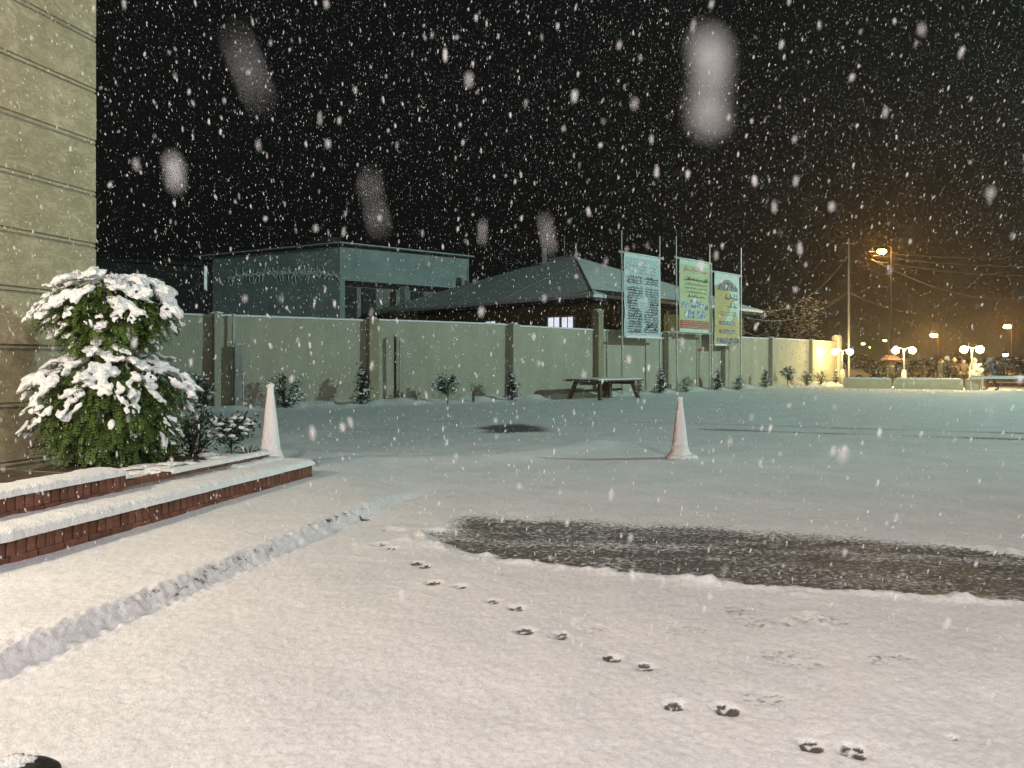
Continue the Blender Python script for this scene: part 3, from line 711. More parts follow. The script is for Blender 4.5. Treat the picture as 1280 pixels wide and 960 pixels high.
for a in (-1, 1):
    MB().box(tc_ + ed * a * (TL / 2 - .42) + ZAX * (TH - .14), (.1, TW - .4, .12), (ed, ew, ZAX)).build('apron', M['wood'], tt)
MB().box(tc_ + ZAX * .38, (TL - .7, .1, .1), (ed, ew, ZAX)).build('stretcher', M['wood'], tt)
MB().box(tc_ + ed * .1 + ZAX * .42, (.16, .5, .70), (ed, ew, ZAX)).build('centre_support', M['wood'], tt)
def tf(s, o, z_): return tc_ + ed * (s - TL / 2) + ew * (o - TW / 2)
snow_strip(0.02, TL - .02, .03, TW - .03, TH - .004, .075, tf, ds=.06, n=24, over=.0, amp=.02, seed=4).build('table_snow', M['snow'], tt, True)

# ------------------------------------------------------------------ banners on poles
def scribble(mb, org, ux, uz, x0, x1, zc, hh, rr, dens=1.0, thick=.012, mi=0):
    """a line of cursive right-to-left script strokes"""
    def quad(a, b, t):
        dx, dz = b[0] - a[0], b[1] - a[1]; l = math.hypot(dx, dz) or 1e-6; nx, nz = -dz / l * t, dx / l * t
        vs = [(a[0] + nx, a[1] + nz), (a[0] - nx, a[1] - nz), (b[0] - nx, b[1] - nz), (b[0] + nx, b[1] + nz)]
        mb.add([org + ux * q[0] + uz * q[1] for q in vs], [(0, 1, 2, 3)], mi)
    xx_ = x1
    while xx_ > x0 + hh * .5:
        wl = min(rr.uniform(.8, 2.4) * hh, xx_ - x0); n_ = max(2, int(wl / (hh * .35))); prev = (xx_, zc); 
        for i in range(n_):
            nx_ = xx_ - wl * (i + 1) / n_; r_ = rr.random()
            if r_ < .25: quad((nx_, zc), (nx_ + .05 * hh, zc + hh * rr.uniform(.55, .9)), thick)
            elif r_ < .45: quad((nx_ + hh * .1, zc - hh * .38), (nx_ + hh * .2, zc - hh * .36), thick * 1.1)
            elif r_ < .6: quad((nx_ + hh * .1, zc + hh * .42), (nx_ + hh * .2, zc + hh * .44), thick * 1.1)
            cur = (nx_, zc + hh * rr.uniform(-.18, .16)); quad(prev, cur, thick); prev = cur
        if rr.random() < .5: quad(prev, (prev[0] - hh * .15, prev[1] - hh * .3), thick)
        xx_ -= wl + hh * rr.uniform(.18, .35)
def speckle_mat(name, base, dark, scale, lo, hi):
    m = mat(name, dark, base, scale, .75, .2, 20, detail=4, lo=lo, hi=hi); return m
M['cloth_white'] = mat('white_banner_cloth', (.56, .66, .66), (.66, .74, .73), 3, .8, .3, 12)
M['cloth_green'] = mat('green_banner_cloth', (.46, .54, .30), (.54, .60, .40), .8, .75, .2, 12)
M['cloth_cyan'] = mat('pale_cyan_print', (.52, .68, .60), (.60, .72, .66), 2, .75)
M['cloth_yellow'] = mat('yellow_banner_cloth', (.48, .40, .17), (.56, .50, .28), 1.2, .75, .2, 12)
M['ink'] = mat('dark_ink', (.02, .025, .04), (.05, .05, .08), 8, .7)
M['ink_red'] = mat('red_ink', (.42, .09, .06), (.52, .16, .11), 12, .7)
M['ink_pink'] = mat('pink_ink', (.55, .28, .26), (.6, .36, .33), 12, .7)
M['ink_grey'] = mat('grey_ink', (.12, .13, .15), (.22, .23, .25), 12, .7)
M['photo_blue'] = speckle_mat('blue_picture_print', (.50, .58, .64), (.08, .13, .25), 7, .42, .55)
M['photo_grey'] = speckle_mat('grey_picture_print', (.34, .36, .36), (.05, .05, .05), 9, .40, .55)
M['snow_dirt2'] = speckle_mat('sparse_dark_print', (.56, .65, .65), (.20, .23, .25), 17, .30, .56)
OFFB = .75
def banner(px0, px1, ytop, ybot, posts, label, bid):
    a, d, n = wall_pt(px0, OFFB); b, _, _ = wall_pt(px1, OFFB); ux = (b - a).normalized(); nn = Vector((ux.y, -ux.x, 0)); W = (b - a).length
    zt = H + (HOR - ytop) / S * a.y; zb = H + (HOR - ybot) / S * a.y; HH = zt - zb
    t = thing('banner_frame', (a.x, a.y, 0), label, 'banner', 'banners on poles by the wall')
    for (px, yt) in posts:
        q, _, _ = wall_pt(px, OFFB + .02); ztp = H + (HOR - yt) / S * q.y
        rp = random.Random(px); lean = ux * rp.uniform(-.08, .08)
        o = MB().tube([q - ZAX * .2, q + ZAX * ztp * .5 + lean * .4, q + ZAX * ztp + lean], [.045, .042, .036], 7).build('post', M['metal'], t)
    for zz, ex in ((zt, .35), (zb - .03, .35)):
        p0 = a - ux * ex + ZAX * zz; p1 = b + ux * ex + ZAX * (zz + .02); o = MB().tube([p0, p1], .038, 6).build('crossbar', M['metal'], t)
        MB().tube([p0 + ZAX * .035, (p0 + p1) / 2 + ZAX * .04, p1 + ZAX * .035], [.03, .035, .028], 6).build('bar_snow', M['snow'], o, True)
    # cloth, slightly bellied
    org = a + ZAX * zb + nn * .06
    nx, nz = 24, 40; vs = []; fs = []
    def cl(u, v): return org + ux * (u * W) + ZAX * (v * HH) + nn * (.05 * math.sin(math.pi * u) * math.sin(math.pi * v) + .035 * mnoise.noise(Vector((u * 3, v * 5, bid))) + .012 * mnoise.noise(Vector((u * 9, v * 5, bid))))
    for k_ in (0, 1):
        for j in range(nz + 1):
            for i in range(nx + 1): vs.append(cl(i / nx, j / nz) - nn * (.012 * k_))
    st_ = (nx + 1) * (nz + 1)
    for j in range(nz):
        for i in range(nx):
            q = j * (nx + 1) + i; fs.append((q, q + 1, q + nx + 2, q + nx + 1)); fs.append((st_ + q, st_ + q + nx + 1, st_ + q + nx + 2, st_ + q + 1))
    cloth = MB().add(vs, fs).build('cloth', M[('cloth_white', 'cloth_green', 'cloth_white')[bid]], t, True)
    def area(u0, u1, v0, v1, lift, mname, nm, poly=None):
        vs_ = []; fs_ = []; a_, b_ = 10, 12
        for j in range(b_ + 1):
            for i in range(a_ + 1):
                u = u0 + (u1 - u0) * i / a_; v = v0 + (v1 - v0) * j / b_
                if poly: u, v = poly(i / a_, j / b_)
                vs_.append(cl(u, v) + nn * lift)
        for j in range(b_):
            for i in range(a_): q = j * (a_ + 1) + i; fs_.append((q, q + 1, q + a_ + 2, q + a_ + 1))
        return MB().add(vs_, fs_).build(nm, M[mname], cloth)
    rr = random.Random(bid + 5)
    tx = lambda: MB()
    def text(u0, u1, v, hh, thick, mname, nm='printed_text', lift=.012):
        mb = MB(); oo = cl((u0 + u1) / 2, v); scribble(mb, oo + nn * (lift + .004), ux, ZAX, (u0 - (u0 + u1) / 2) * W, (u1 - (u0 + u1) / 2) * W, 0, hh * HH, rr, 1, thick, 0); mb.build(nm, M[mname], cloth)['kind'] = 'stuff'
    if bid == 0:
        area(.03, .97, .03, .96, .003, 'snow_dirt2', 'print_wash')
        for v in np.linspace(.065, .72, 22):
            d_ = .02 * rr.random()
            for (u0, u1) in ((.07 + d_, .47 - d_), (.53 + d_, .93 - d_)):
                if rr.random() < .93: text(u0, u1, v, .026 + .008 * rr.random(), .017, 'ink_grey' if rr.random() < .55 else 'ink')
        for v in (.86, .82, .78): text(.2, .85, v, .016, .006, 'ink_grey')
        snow_strip(0, W, -.08, .06, zb - .02, .10, lambda s, o, z_: a + ux * s + nn * (.05 - o), ds=.05, n=8, over=.02, amp=.03, seed=9).build('hem_snow', M['snow'], cloth, True)
    if bid == 1:
        area(.02, .98, .93, .995, .004, 'cloth_cyan', 'print_band'); area(.02, .98, .005, .05, .004, 'cloth_cyan', 'print_band')
        text(.12, .92, .86, .075, .030, 'ink_pink'); text(.12, .92, .73, .042, .020, 'ink')
        for v in (.665, .61, .56): text(.16, .90, v, .026, .010, 'ink_grey')
        for v in (.50,): text(.22, .85, v, .035, .013, 'ink')
        for (u0, u1, v0, v1) in ((.05, .28, .34, .42), (.33, .70, .34, .45), (.74, .95, .33, .41), (.16, .46, .20, .31), (.54, .86, .20, .31)): area(u0, u1, v0, v1, .005, 'photo_blue', 'printed_picture')
        area(.02, .98, .055, .17, .005, 'ink_red', 'print_band')
        for v in (.15, .12, .09, .07): text(.06, .94, v, .016, .006, 'cloth_cyan')
    if bid == 2:
        area(0, 1, 0, 1, .004, 'cloth_yellow', 'print_swath', lambda i, j: (i * (1 - .0) if j < .35 else i * (1 - .75 * (j - .35)), j * .82))
        area(0, 1, 0, 1, .007, 'cloth_cyan', 'print_swath', lambda i, j: (.35 + .35 * j + .25 * i, .32 + .28 * j))
        area(.05, .92, .80, .93, .006, 'photo_grey', 'printed_picture', lambda i, j: (.08 + .84 * i, .76 + j * (.05 + .11 * math.sin(math.pi * i))))
        text(.35, .9, .66, .09, .022, 'ink'); text(.4, .88, .54, .08, .020, 'ink')
        for v in (.46, .42): text(.2, .85, v, .022, .009, 'ink_grey')
        for v in (.285, .165):
            area(.16, .26, v, v + .05, .009, 'ink_red', 'print_mark'); area(.27, .80, v, v + .05, .009, 'photo_grey', 'print_block'); text(.2, .78, v + .02, .03, .012, 'cloth_cyan', lift=.016)
        area(.02, .98, .01, .10, .006, 'photo_grey', 'print_band')
        snow_strip(-.1, W * .45, -.05, .06, zb - .02, .09, lambda s, o, z_: a + ux * s + nn * (.05 - o), ds=.05, n=8, over=.02, amp=.03, seed=9).build('hem_snow', M['snow'], cloth, True)
    return t
banner(779, 824, 316, 421, [(778, 288), (825, 295)], 'tall white banner covered in dense dark print, leftmost by the wall', 0)
banner(848, 885, 323, 415, [(846, 295), (887, 306)], 'green banner with script lines, pictures and a red strip', 1)
banner(892, 923, 340, 431, [(890, 330), (926, 310)], 'yellow and white banner with dark script, right of the green one', 2)

# ------------------------------------------------------------------ houses behind the wall
def quad_prism(name, poly, z0, z1, m, parent, drop=None):
    mb = MB().prism(poly, z0, z1)
    if drop is not None:
        n_ = len(poly)
        for i_, dz_ in enumerate(drop):
            for k_ in ((i_, n_ + i_) if z0 > 8 else (n_ + i_,)): mb.v[k_] = (mb.v[k_][0], mb.v[k_][1], mb.v[k_][2] + dz_)
    return mb.build(name, m, parent)
# blue grey block
def corner(px, py, z): Y = (z - H) * S / (HOR - py); return Vector(((px - 640) / S * Y, Y, 0))
ZB = 9.1
c0 = corner(425, 307, ZB); cl_ = P(266, 400, 52.0); cl_.z = 0; ZL = H + (HOR - 322) / S * 52.0 - ZB; cr_ = corner(586, 323, ZB)
tb2 = thing('flat_roofed_house', (c0.x, c0.y, 0), 'pale blue grey flat roofed house behind the wall on the left', 'house')
fb = cl_ + (cr_ - c0)
zlow = H + (HOR - 350) / S * c0.y
quad_prism('upper_storey', [cl_, c0, cr_, fb], zlow, ZB, M['bluegrey'], tb2, (ZL, 0, 0, ZL))
dl = (cl_ - c0).normalized(); dr = (cr_ - c0).normalized()
i0 = c0 + dr * 1.4 + dl * .02
mbm = MB().prism([cl_ + dl * -.0, c0 + dr * .0, c0 + dr * .35, cl_ + dr * .35], -.2, zlow + .002); mbm.build('left_wall', M['bluegrey'], tb2)
q0 = c0 + dl * 1.6 + dr * .36; q1 = cr_ + dl * 1.6
quad_prism('recessed_wall', [q0, q1, q1 + dl * 3, q0 + dl * 3], -.2, zlow - .003, M['grey_render'], tb2)
for f in (.22, .36, .74):
    p = c0 + dr * ((cr_ - c0).length * f) + dl * 1.54; MB().box(p + ZAX * (zlow - 1.5), (1.0, .1, 2.4), (dr, dl, ZAX)).build('doorway', M['dark_render'], tb2)
for f in (.5, .985):
    p = c0 + dr * ((cr_ - c0).length * f) + dl * .25; MB().box(p + ZAX * (zlow / 2 - .1), (.35, .35, zlow), (dr, dl, ZAX)).build('column', M['grey_render'], tb2)
nl = Vector((dl.y, -dl.x, 0)); nl = nl if nl.y < 0 else -nl
nr_ = Vector((dr.y, -dr.x, 0)); nr_ = nr_ if nr_.y < 0 else -nr_
co_ = [cl_ + dl * 1.3 + nl * .35, c0 + nl * .35 + nr_ * .35, cr_ + dr * .3 + nr_ * .35, fb]
quad_prism('roof_slab', co_, ZB + .003, ZB + .09, M['dark_render'], tb2, (ZL * 1.1, 0, 0, ZL))
M['roof_snow0'] = mat('thin_roof_snow', (.5, .54, .54), (.62, .66, .66), 2, .85)
quad_prism('roof_snow', [c + (fb + c0 - c * 2) * .002 for c in co_], ZB + .093, ZB + .17, M['roof_snow0'], tb2, (ZL * 1.1, 0, 0, ZL))
# wavy pale line added as thin tubes across the left wall
mb = MB(); Ll = (cl_ - c0).length; rr = random.Random(5); prev = None
for st2 in range(3):
    prev = None
    for i in range(70):
        f = .02 + .86 * i / 69
        zc = H + (HOR - (346 - 5 * math.sin(f * 3.4) + 4 * mnoise.noise(Vector((f * 9, st2, 0))) + 5 * mnoise.noise(Vector((f * 34, st2 * 3, 0))))) / S * (c0.y + 1)
        p = c0 + dl * Ll * f + nl * .03 + ZAX * zc
        if prev is not None: mb.tube([prev, p], .06, 3, cap=False)
        if rr.random() < .5: mb.tube([p, p + ZAX * rr.uniform(-.7, .5) + dl * rr.uniform(-.2, .2)], .02, 3, cap=False)
        prev = p
M['pale_line'] = mat('pale_wall_line', (.75, .85, .84), (.85, .9, .9), 4, .6)
mb.build('wavy_wall_line', M['pale_line'], tb2)
MB().box(c0 + dl * 5 + dr * 4 + ZAX * (ZB + .7), (1.2, 1, .8), (dl, dr, ZAX)).build('roof_tank', M['dark_render'], tb2)
# dark house at far left
k0 = P(262, 400, 70); k1 = P(120, 400, 66)
tb3 = thing('dark_house', (k0.x, k0.y, 0), 'unlit dark house left of the blue grey house', 'house')
zd = H + (HOR - 330) / S * 68
MB().prism([(k1.x, k1.y), (k0.x, k0.y), (k0.x, k0.y + 8), (k1.x, k1.y + 8)], -.2, zd).build('wall', M['dark_render'], tb3)
MB().prism([(k1.x - .5, k1.y - .5), (k0.x + .5, k0.y - .5), (k0.x + .5, k0.y + 8), (k1.x, k1.y + 8)], zd + .003, zd + .25).build('roof', M['dark_render'], tb3)
p = P(257, 347, 69.3); MB().box(p, (.22, .1, 2.1)).build('lit_window', M['slit'], tb3)
# hip roofed house
ZE = H + (454 - 367) / S * 38; e0 = corner(742, 367, ZE)
dCL = Vector((-.70, .714, 0)); dCR = Vector((.714, .70, 0)); wR = 17.2; wL = 19.6
eL = e0 + dCL * wL; eR = e0 + dCR * wR; eB = eL + dCR * wR
h2 = thing('hip_roofed_house', (e0.x, e0.y, 0), 'ochre house with snowy grey hipped roof and lit windows behind the wall', 'house')
ZP = H + (454 - 321) / S * (e0 + (dCL + dCR) * wR / 2).y
r0 = e0 + (dCL + dCR) * (wR / 2) + ZAX * ZP; r1 = e0 + dCR * (wR / 2) + dCL * (wL - wR / 2) + ZAX * ZP
M['roof_snow'] = mat('roof_snow', (.66, .70, .69), (.82, .84, .83), 1.1, .85, .6, 9, stretch=(1, 1, 3))
def Z(p, z_): return Vector((p.x, p.y, z_))
def slab(vs_, th_=.16):
    n_ = len(vs_); vs2 = [Vector(v) for v in vs_] + [Vector(v) - ZAX * th_ for v in vs_]
    return MB().add(vs2, [tuple(range(n_)), tuple(range(n_, 2 * n_))[::-1]] + [(i, n_ + i, n_ + (i + 1) % n_, (i + 1) % n_) for i in range(n_)])
roof = slab([Z(e0, ZE), r0, r1, Z(eL, ZE)]).build('roof_slope', M['roof_snow'], h2)
slab([Z(e0, ZE) , Z(eR, ZE), r0]).build('roof_slope', M['roof_snow'], h2)
slab([Z(eL, ZE), r1, Z(eB, ZE)]).build('roof_slope', M['roof_snow'], h2); slab([Z(eB, ZE), r1, r0, Z(eR, ZE)]).build('roof_slope', M['roof_snow'], h2)
MB().tube([Z(e0, ZE - .03), r0 - ZAX * .03], .05, 6).build('hip_cap', M['grey_render'], roof)
MB().tube([r0 + ZAX * .03, r1 + ZAX * .03], .13, 6).build('ridge_cap', M['snow_far'], roof)
for f in (.35, .7):
    a = Z(e0, ZE).lerp(Z(eL, ZE), f) + ZAX * .03; tt_ = min(1, f * wL / (wR / 2), (1 - f) * wL / (wR / 2)); b = a + (dCR * (wR / 2) + ZAX * (ZP - ZE)) * min(1, tt_) * .97
    MB().tube([a, b], .018, 4).build('roof_seam', M['grey_render'], roof)
pv = r0.lerp(r1, .85) - ZAX * .4 - dCR * .8
MB().box(pv + ZAX * .3, (.3, .3, 1.5)).build('chimney', M['grey_render'], roof)
MB().tube([r0 - ZAX * .3, r0 + ZAX * .9], .09, 6).build('vent_pipe', M['metal'], roof)
MB().tube([r0 + dCL * 1 - ZAX * .3, r0 + dCL * 1 + ZAX * 1.5], .03, 5).build('aerial', M['metal'], roof)
ins = .9
wp = [e0 + (dCL + dCR) * ins, eR + (dCL - dCR) * ins, eB - (dCL + dCR) * ins, eL + (dCR - dCL) * ins]
quad_prism('walls', wp, -.2, ZE - .12, M['ochre'], h2)
fascia = MB()
for a, b in ((e0, eL), (e0, eR)):
    d = (b - a).normalized(); nn = Vector((d.y, -d.x, 0)); nn = nn if nn.y < 0 else -nn
    MB().box(Z((a + b) / 2, ZE - .24) - nn * .06, ((b - a).length - .1, .1, .2), (d, nn, ZAX)).build('fascia', M['dark_render'], h2)
    MB().prism([a - nn * .1, b - nn * .1, b - nn * (ins + .0), a - nn * (ins + .0)], ZE - .32, ZE - .28).build('soffit', M['dark_render'], h2)
# windows in the left wall
wa, wb = wp[0], wp[3]; dW = (wb - wa).normalized(); nW = Vector((dW.y, -dW.x, 0)); nW = nW if nW.y < 0 else -nW
def on_wall(px, a=None, b=None):
    u = (px - 640) / S; t_ = (u * wa.y - wa.x) / (dW.x - u * dW.y); return wa + dW * t_
for (pa, pb, yt, yb, m_) in ((686, 700, 397, 410, 'lit_window'), (703, 717, 396.5, 410, 'lit_window'), (608, 620, 402, 406, 'lit_window')):
    a, b = on_wall(pa), on_wall(pb); cc = (a + b) / 2; zt = H + (HOR - yt) / S * cc.y; zb = H + (HOR - yb) / S * cc.y; wd = (b - a).length
    fr = MB()
    for zz in (zt + .04, zb - .04): fr.box(Z(cc, zz) + nW * .03, (wd + .16, .08, .08), (dW, nW, ZAX))
    for sg in (-1, 1): fr.box(Z(cc, (zt + zb) / 2) + dW * sg * (wd / 2 + .04) + nW * .03, (.08, .08, zt - zb), (dW, nW, ZAX))
    fo = fr.build('window_frame', M['white_paint'], h2)
    MB().box(Z(cc, (zt + zb) / 2) + nW * .01, (wd, .03, zt - zb), (dW, nW, ZAX)).build('pane', M[m_], fo)
    MB().box(Z(cc, (zt + zb) / 2) + nW * .04, (.04, .03, zt - zb), (dW, nW, ZAX)).build('mullion', M['grey_render'], fo)

# ------------------------------------------------------------------ trees behind the wall
def snowy_tree(base, ht, rad, label, seed, nlimb=40, leafn=34, bare_=False, name='snowy_tree'):
    rr = random.Random(seed); base = Vector(base); t = thing(name, base, label, 'tree'); tr = MB(); cr = MB(); sn = MB()
    tr.tube([base - ZAX * .3, base + ZAX * ht * .35, base + Vector((.1, 0, ht * .7)), base + ZAX * ht * .92], [ht * .035, ht * .028, ht * .015, ht * .004], 7)
    for i in range(nlimb):
        f = rr.uniform(.25, .95); an = rr.uniform(0, 6.28); a = base + ZAX * ht * f * .85
        r_ = rad * math.sqrt(max(.1, 1 - (1.6 * f - .95) ** 2)) * rr.uniform(.7, 1.1); b = base + Vector((math.cos(an) * r_, math.sin(an) * r_, ht * min(1, f + rr.uniform(-.02, .14))))
        m_ = (a + b) / 2 + ZAX * r_ * .12; tr.tube([a, m_, b], [ht * .010, ht * .006, ht * .002], 4)
        for q in range(leafn):
            p = a.lerp(b, rr.uniform(.35, 1.1)) + Vector((rr.gauss(0, rad * .10), rr.gauss(0, rad * .10), rr.gauss(0, rad * .08)))
            if bare_: cr.tube([p, p + Vector((rr.gauss(0, .25), rr.gauss(0, .25), rr.uniform(0, .4)))], .012, 3, cap=False)
            else:
                leaf(cr, p, (rr.gauss(0, 1), rr.gauss(0, 1), rr.uniform(-.6, .4)), rr.uniform(.14, .3), .06, rr)
                if q % 3 == 0: sn.blob(p + ZAX * .05, (rr.uniform(.06, .16), rr.uniform(.06, .16), .05), None, .7, 2.5, q + i, 0, 0)
    o = cr.build('crown', M['bark' if bare_ else 'leaf_dk'], t); o['kind'] = 'stuff'
    tr.build('trunk', M['bark'], t)
    if sn.v: o = sn.build('snow_load', M['snow'], t, True); o['kind'] = 'stuff'
p = P(985, 430, 58); snowy_tree((p.x, p.y, 0), 6.2, 2.5, 'big snow laden tree behind the wall right of the banners', 1, 60, 40)
p = P(940, 430, 60); snowy_tree((p.x, p.y, 0), 5.4, 1.9, 'darker snowy tree between the hipped roof and the big tree', 2, 40, 30)
p = P(492, 400, 44); snowy_tree((p.x, p.y, 0), 4.9, 1.3, 'bare branching tree in front of the recessed house wall', 3, 26, 16, True, 'bare_tree')
p = P(440, 400, 40); snowy_tree((p.x, p.y, 0), 3.9, 1.0, 'small dark tree peeping over the wall below the house corner', 4, 18, 24)

# ------------------------------------------------------------------ low stone kerb blocks at the right
bl0 = Vector((18.75, 43.5, 0)); bl1 = Vector((24.8, 40.4, 0)); dB = (bl1 - bl0).normalized(); nB = Vector((dB.y, -dB.x, 0)); nB = nB if nB.x < 0 else -nB
def bl(px): u = (px - 640) / S; t_ = (u * bl0.y - bl0.x) / (dB.x - u * dB.y); return t_
for i, (a, b, lab) in enumerate(((1054, 1114.5, 'long low stone block nearest the white end pillar'), (1117, 1204, 'longest low stone block below the crowd'), (1207, 1225, 'short end stone block beside the barrier arm'))):
    ta, tb_ = bl(a), bl(b); L_ = tb_ - ta; c = bl0 + dB * (ta + L_ / 2) - nB * .3
    t = thing('stone_block', c, lab, 'stone block', 'low stone blocks edging the lot'); rr = random.Random(i)
    n_ = max(3, int(L_ / .3)); vs = []; fs = []
    prof = [(-.30, -.1), (-.31, .30), (-.27, .54), (-.2, .585), (.2, .585), (.27, .54), (.3, .3), (.3, -.1)]
    for j in range(n_ + 1):
        sh = .05 if j in (0, n_) else 0
        for (o_, z_) in prof:
            q = c + dB * (-L_ / 2 + L_ * j / n_) - nB * (o_ * (1 - sh)) + ZAX * z_ * (1 - sh); q = q + nB * .03 * mnoise.noise(q * 2.5) + ZAX * .02 * mnoise.noise(q * 2); vs.append(q)
    m_ = len(prof)
    for j in range(n_):
        for k_ in range(m_ - 1): fs.append((j * m_ + k_, j * m_ + k_ + 1, (j + 1) * m_ + k_ + 1, (j + 1) * m_ + k_))
    fs += [tuple(range(m_)), tuple(range(n_ * m_, n_ * m_ + m_))[::-1]]
    MB().add(vs, fs).build('block_body', M['concrete'], t)
    def bf(s, o, z_, c=c, L_=L_): return c + dB * (s - L_ / 2) - nB * (o - .3)
    snow_strip(.02, L_ - .02, .04, .56, .56, .09, bf, ds=.08, n=10, over=0, amp=.03, seed=i).build('block_snow', M['snow'], t, True)
# barrier arm
b0 = P(1213, 488, 40.0); b0.z = 0; b1 = P(1330, 474, 38.8)
t = thing('barrier_arm', b0, 'long pale barrier arm reaching right from the end stone block', 'barrier')
MB().tube([b0 - ZAX * .1, b0 + ZAX * .74], .045, 8).build('post', M['white_paint'], t)
pa = b0 + ZAX * .70 + Vector((0, -.06, 0)); pb = Vector((b1.x, b1.y, .70))
MB().box((pa + pb) / 2, ((pb - pa).length, .06, .10), ((pb - pa).normalized(), ZAX.cross((pb - pa).normalized()), ZAX)).build('arm', M['white_paint'], t)
MB().tube([pa + ZAX * .065, pb + ZAX * .065], .045, 5).build('arm_snow', M['snow'], t, True)
M['red_paint'] = mat('red_paint', (.13, .06, .05), (.18, .09, .07), 4, .7)
k0 = P(1236, 480, 46); k1 = P(1400, 480, 46); t = thing('painted_kerb', (k0.x, k0.y, 0), 'low red painted kerb across the road beyond the barrier arm', 'kerb')
MB().box((Vector((k0.x, 46, .12)) + Vector((k1.x, 46, .12))) / 2, (k1.x - k0.x, .3, .30)).build('kerb_face', M['red_paint'], t, bevel=.02)
MB().box((Vector((k0.x, 46.03, .30)) + Vector((k1.x, 46.03, .30))) / 2, (k1.x - k0.x, .28, .06)).build('kerb_snow', M['snow'], t, bevel=.02)

# ------------------------------------------------------------------ twin globe lamps
def globe_lamp(px, yg, Y, label, half=10.5):
    c = P(px, yg, Y); zg = c.z; t = thing('twin_globe_lamp', (c.x, Y, 0), label, 'lamp', 'twin globe garden lamps'); b = Vector((c.x, Y, 0)); hx = half / S * Y
    MB().lathe(b, [(.17, -.1), (.17, .5), (.15, .75), (.12, .95), (.09, 1.02), (.05, 1.06)], 12).build('pedestal', M['white_paint'], t, True)
    MB().lathe(b, [(.045, 1.0), (.04, zg - .1), (.06, zg + .06), (.03, zg + .12)], 10).build('pole', M['white_paint'], t, True)
    for sg in (-1, 1):
        e = b + Vector((sg * hx, 0, zg)); MB().tube([b + ZAX * (zg + .05), b + Vector((sg * hx * .5, 0, zg + .17)), e + ZAX * .17], .022, 6).build('arm', M['white_paint'], t)
        g_ = MB().lathe(e, [(.02, -.18)] + [(.185 * math.sin(math.pi * k_ / 9), -.185 * math.cos(math.pi * k_ / 9)) for k_ in range(1, 9)] + [(.02, .185)], 14).build('globe', M['globe'], t, True)
        MB().lathe(e + ZAX * .18, [(.07, 0), (.06, .03), (.02, .05)], 10).build('globe_cap', M['white_paint'], g_)
globe_lamp(1053, 440, 50.0, 'lit twin globe lamp in front of the white wall end pillar', 9.5)
globe_lamp(1130, 438, 45.5, 'lit twin globe lamp behind the stone blocks beside the umbrella')
globe_lamp(1215, 437, 41.8, 'lit twin globe lamp by the people in white coats', 10)

# ------------------------------------------------------------------ street lamps and poles
def street_lamp(px, py, Y, label, m, arm=1.6, hs=.26, sg=1, pole_top=None):
    c = P(px, py, Y); b = Vector((c.x + sg * arm, Y + .3, 0)); t = thing('street_lamp', b, label, 'street lamp', 'street lamps beyond the lot')
    zt = c.z + .25
    MB().tube([b - ZAX * .2, b + ZAX * zt * .5, b + ZAX * zt], [.09, .075, .055], 8).build('pole', M['dark_metal'], t)
    MB().tube([b + ZAX * zt, b + Vector((-sg * arm * .5, -.15, zt + .22)), c + ZAX * .2], [.05, .04, .035], 6).build('arm', M['dark_metal'], t)
    hd = MB().blob(c + ZAX * .12, (hs * 1.5, hs * .7, hs * .4), None, .0, 1, 0).build('lamp_head', M['dark_metal'], t, True)
    MB().blob(c - ZAX * hs * .25, (hs * 1.1, hs * .7, hs * .7), None, .0, 1, 0).build('bulb', M[m], hd, True)
street_lamp(1102, 313, 60, 'tall orange street lamp beside the overhead wires', 'sodium', .9, .30)
street_lamp(1167, 418, 105, 'orange street lamp above the dark crowd', 'sodium_far', .8, .42)
street_lamp(1259, 407, 105, 'orange street lamp near the right edge of the photograph', 'sodium_far', .8, .42)
street_lamp(1079, 429, 150, 'small greenish lamp above the parked car', 'lime', .5, .33)
street_lamp(1106, 425, 150, 'small greenish lamp above the umbrella', 'lime', .5, .33)
street_lamp(1087, 434, 170, 'faintest tiny lamp between the two greenish lamps', 'lime', .5, .16)
street_lamp(1257, 443, 70, 'cold white lamp on a slim pole at the far right', 'cold', .05, .20)
b = P(1061, 470, 53.5); zt = H + (454 - 298) / S * 53.5
up = thing('utility_pole', (b.x, b.y, 0), 'tall thin utility pole rising behind the wall end pillar', 'utility pole')
MB().tube([Vector((b.x, b.y, -.2)), Vector((b.x, b.y, zt))], [.12, .065], 8).build('pole', M['metal'], up)
MB().box((b.x, b.y, zt - .35), (.9, .07, .07)).build('crossarm', M['metal'], up)
def wire(p0, p1, sag, label, r_=.016):
    pts_ = []
    for i in range(17):
        f = i / 16; q = p0.lerp(p1, f) - ZAX * sag * 4 * f * (1 - f); pts_.append(q)
    o = MB().tube(pts_, r_, 4).build('overhead_wire', M['metal']); tag(o, label, 'wire', 'overhead wires round the utility pole')
wire(P(1060, 320, 53.5), P(945, 388, 50), 1.2, 'steep wire from high on the utility pole to the hipped house')
wire(P(1060, 364, 53.5), P(1005, 386, 52), .25, 'short upper wire from mid pole to the big tree')
wire(P(1060, 366, 53.5), P(930, 396, 48), .9, 'long slack wire from mid pole towards the yellow banner')
wire(P(1062, 366, 53.5), P(1180, 392, 75), .6, 'wire running right from mid pole into the dark')
wire(P(1090, 324, 60), P(1290, 372, 75), 1.2, 'bright sagging cable dropping right from the tall orange lamp', .024)
for j, (ya, yb) in enumerate(((314, 316), (319, 322), (327, 328))):
    wire(P(1086 + 6 * j, ya, 60.4), P(1300, yb + 4 + 6 * j, 78), .35, ('uppermost', 'middle', 'lowest')[j] + ' level wire running right beside the tall orange lamp', .02)
wire(P(925, 412, 43), P(1000, 424, 50), .3, 'low thin wire over the wall right of the yellow banner')

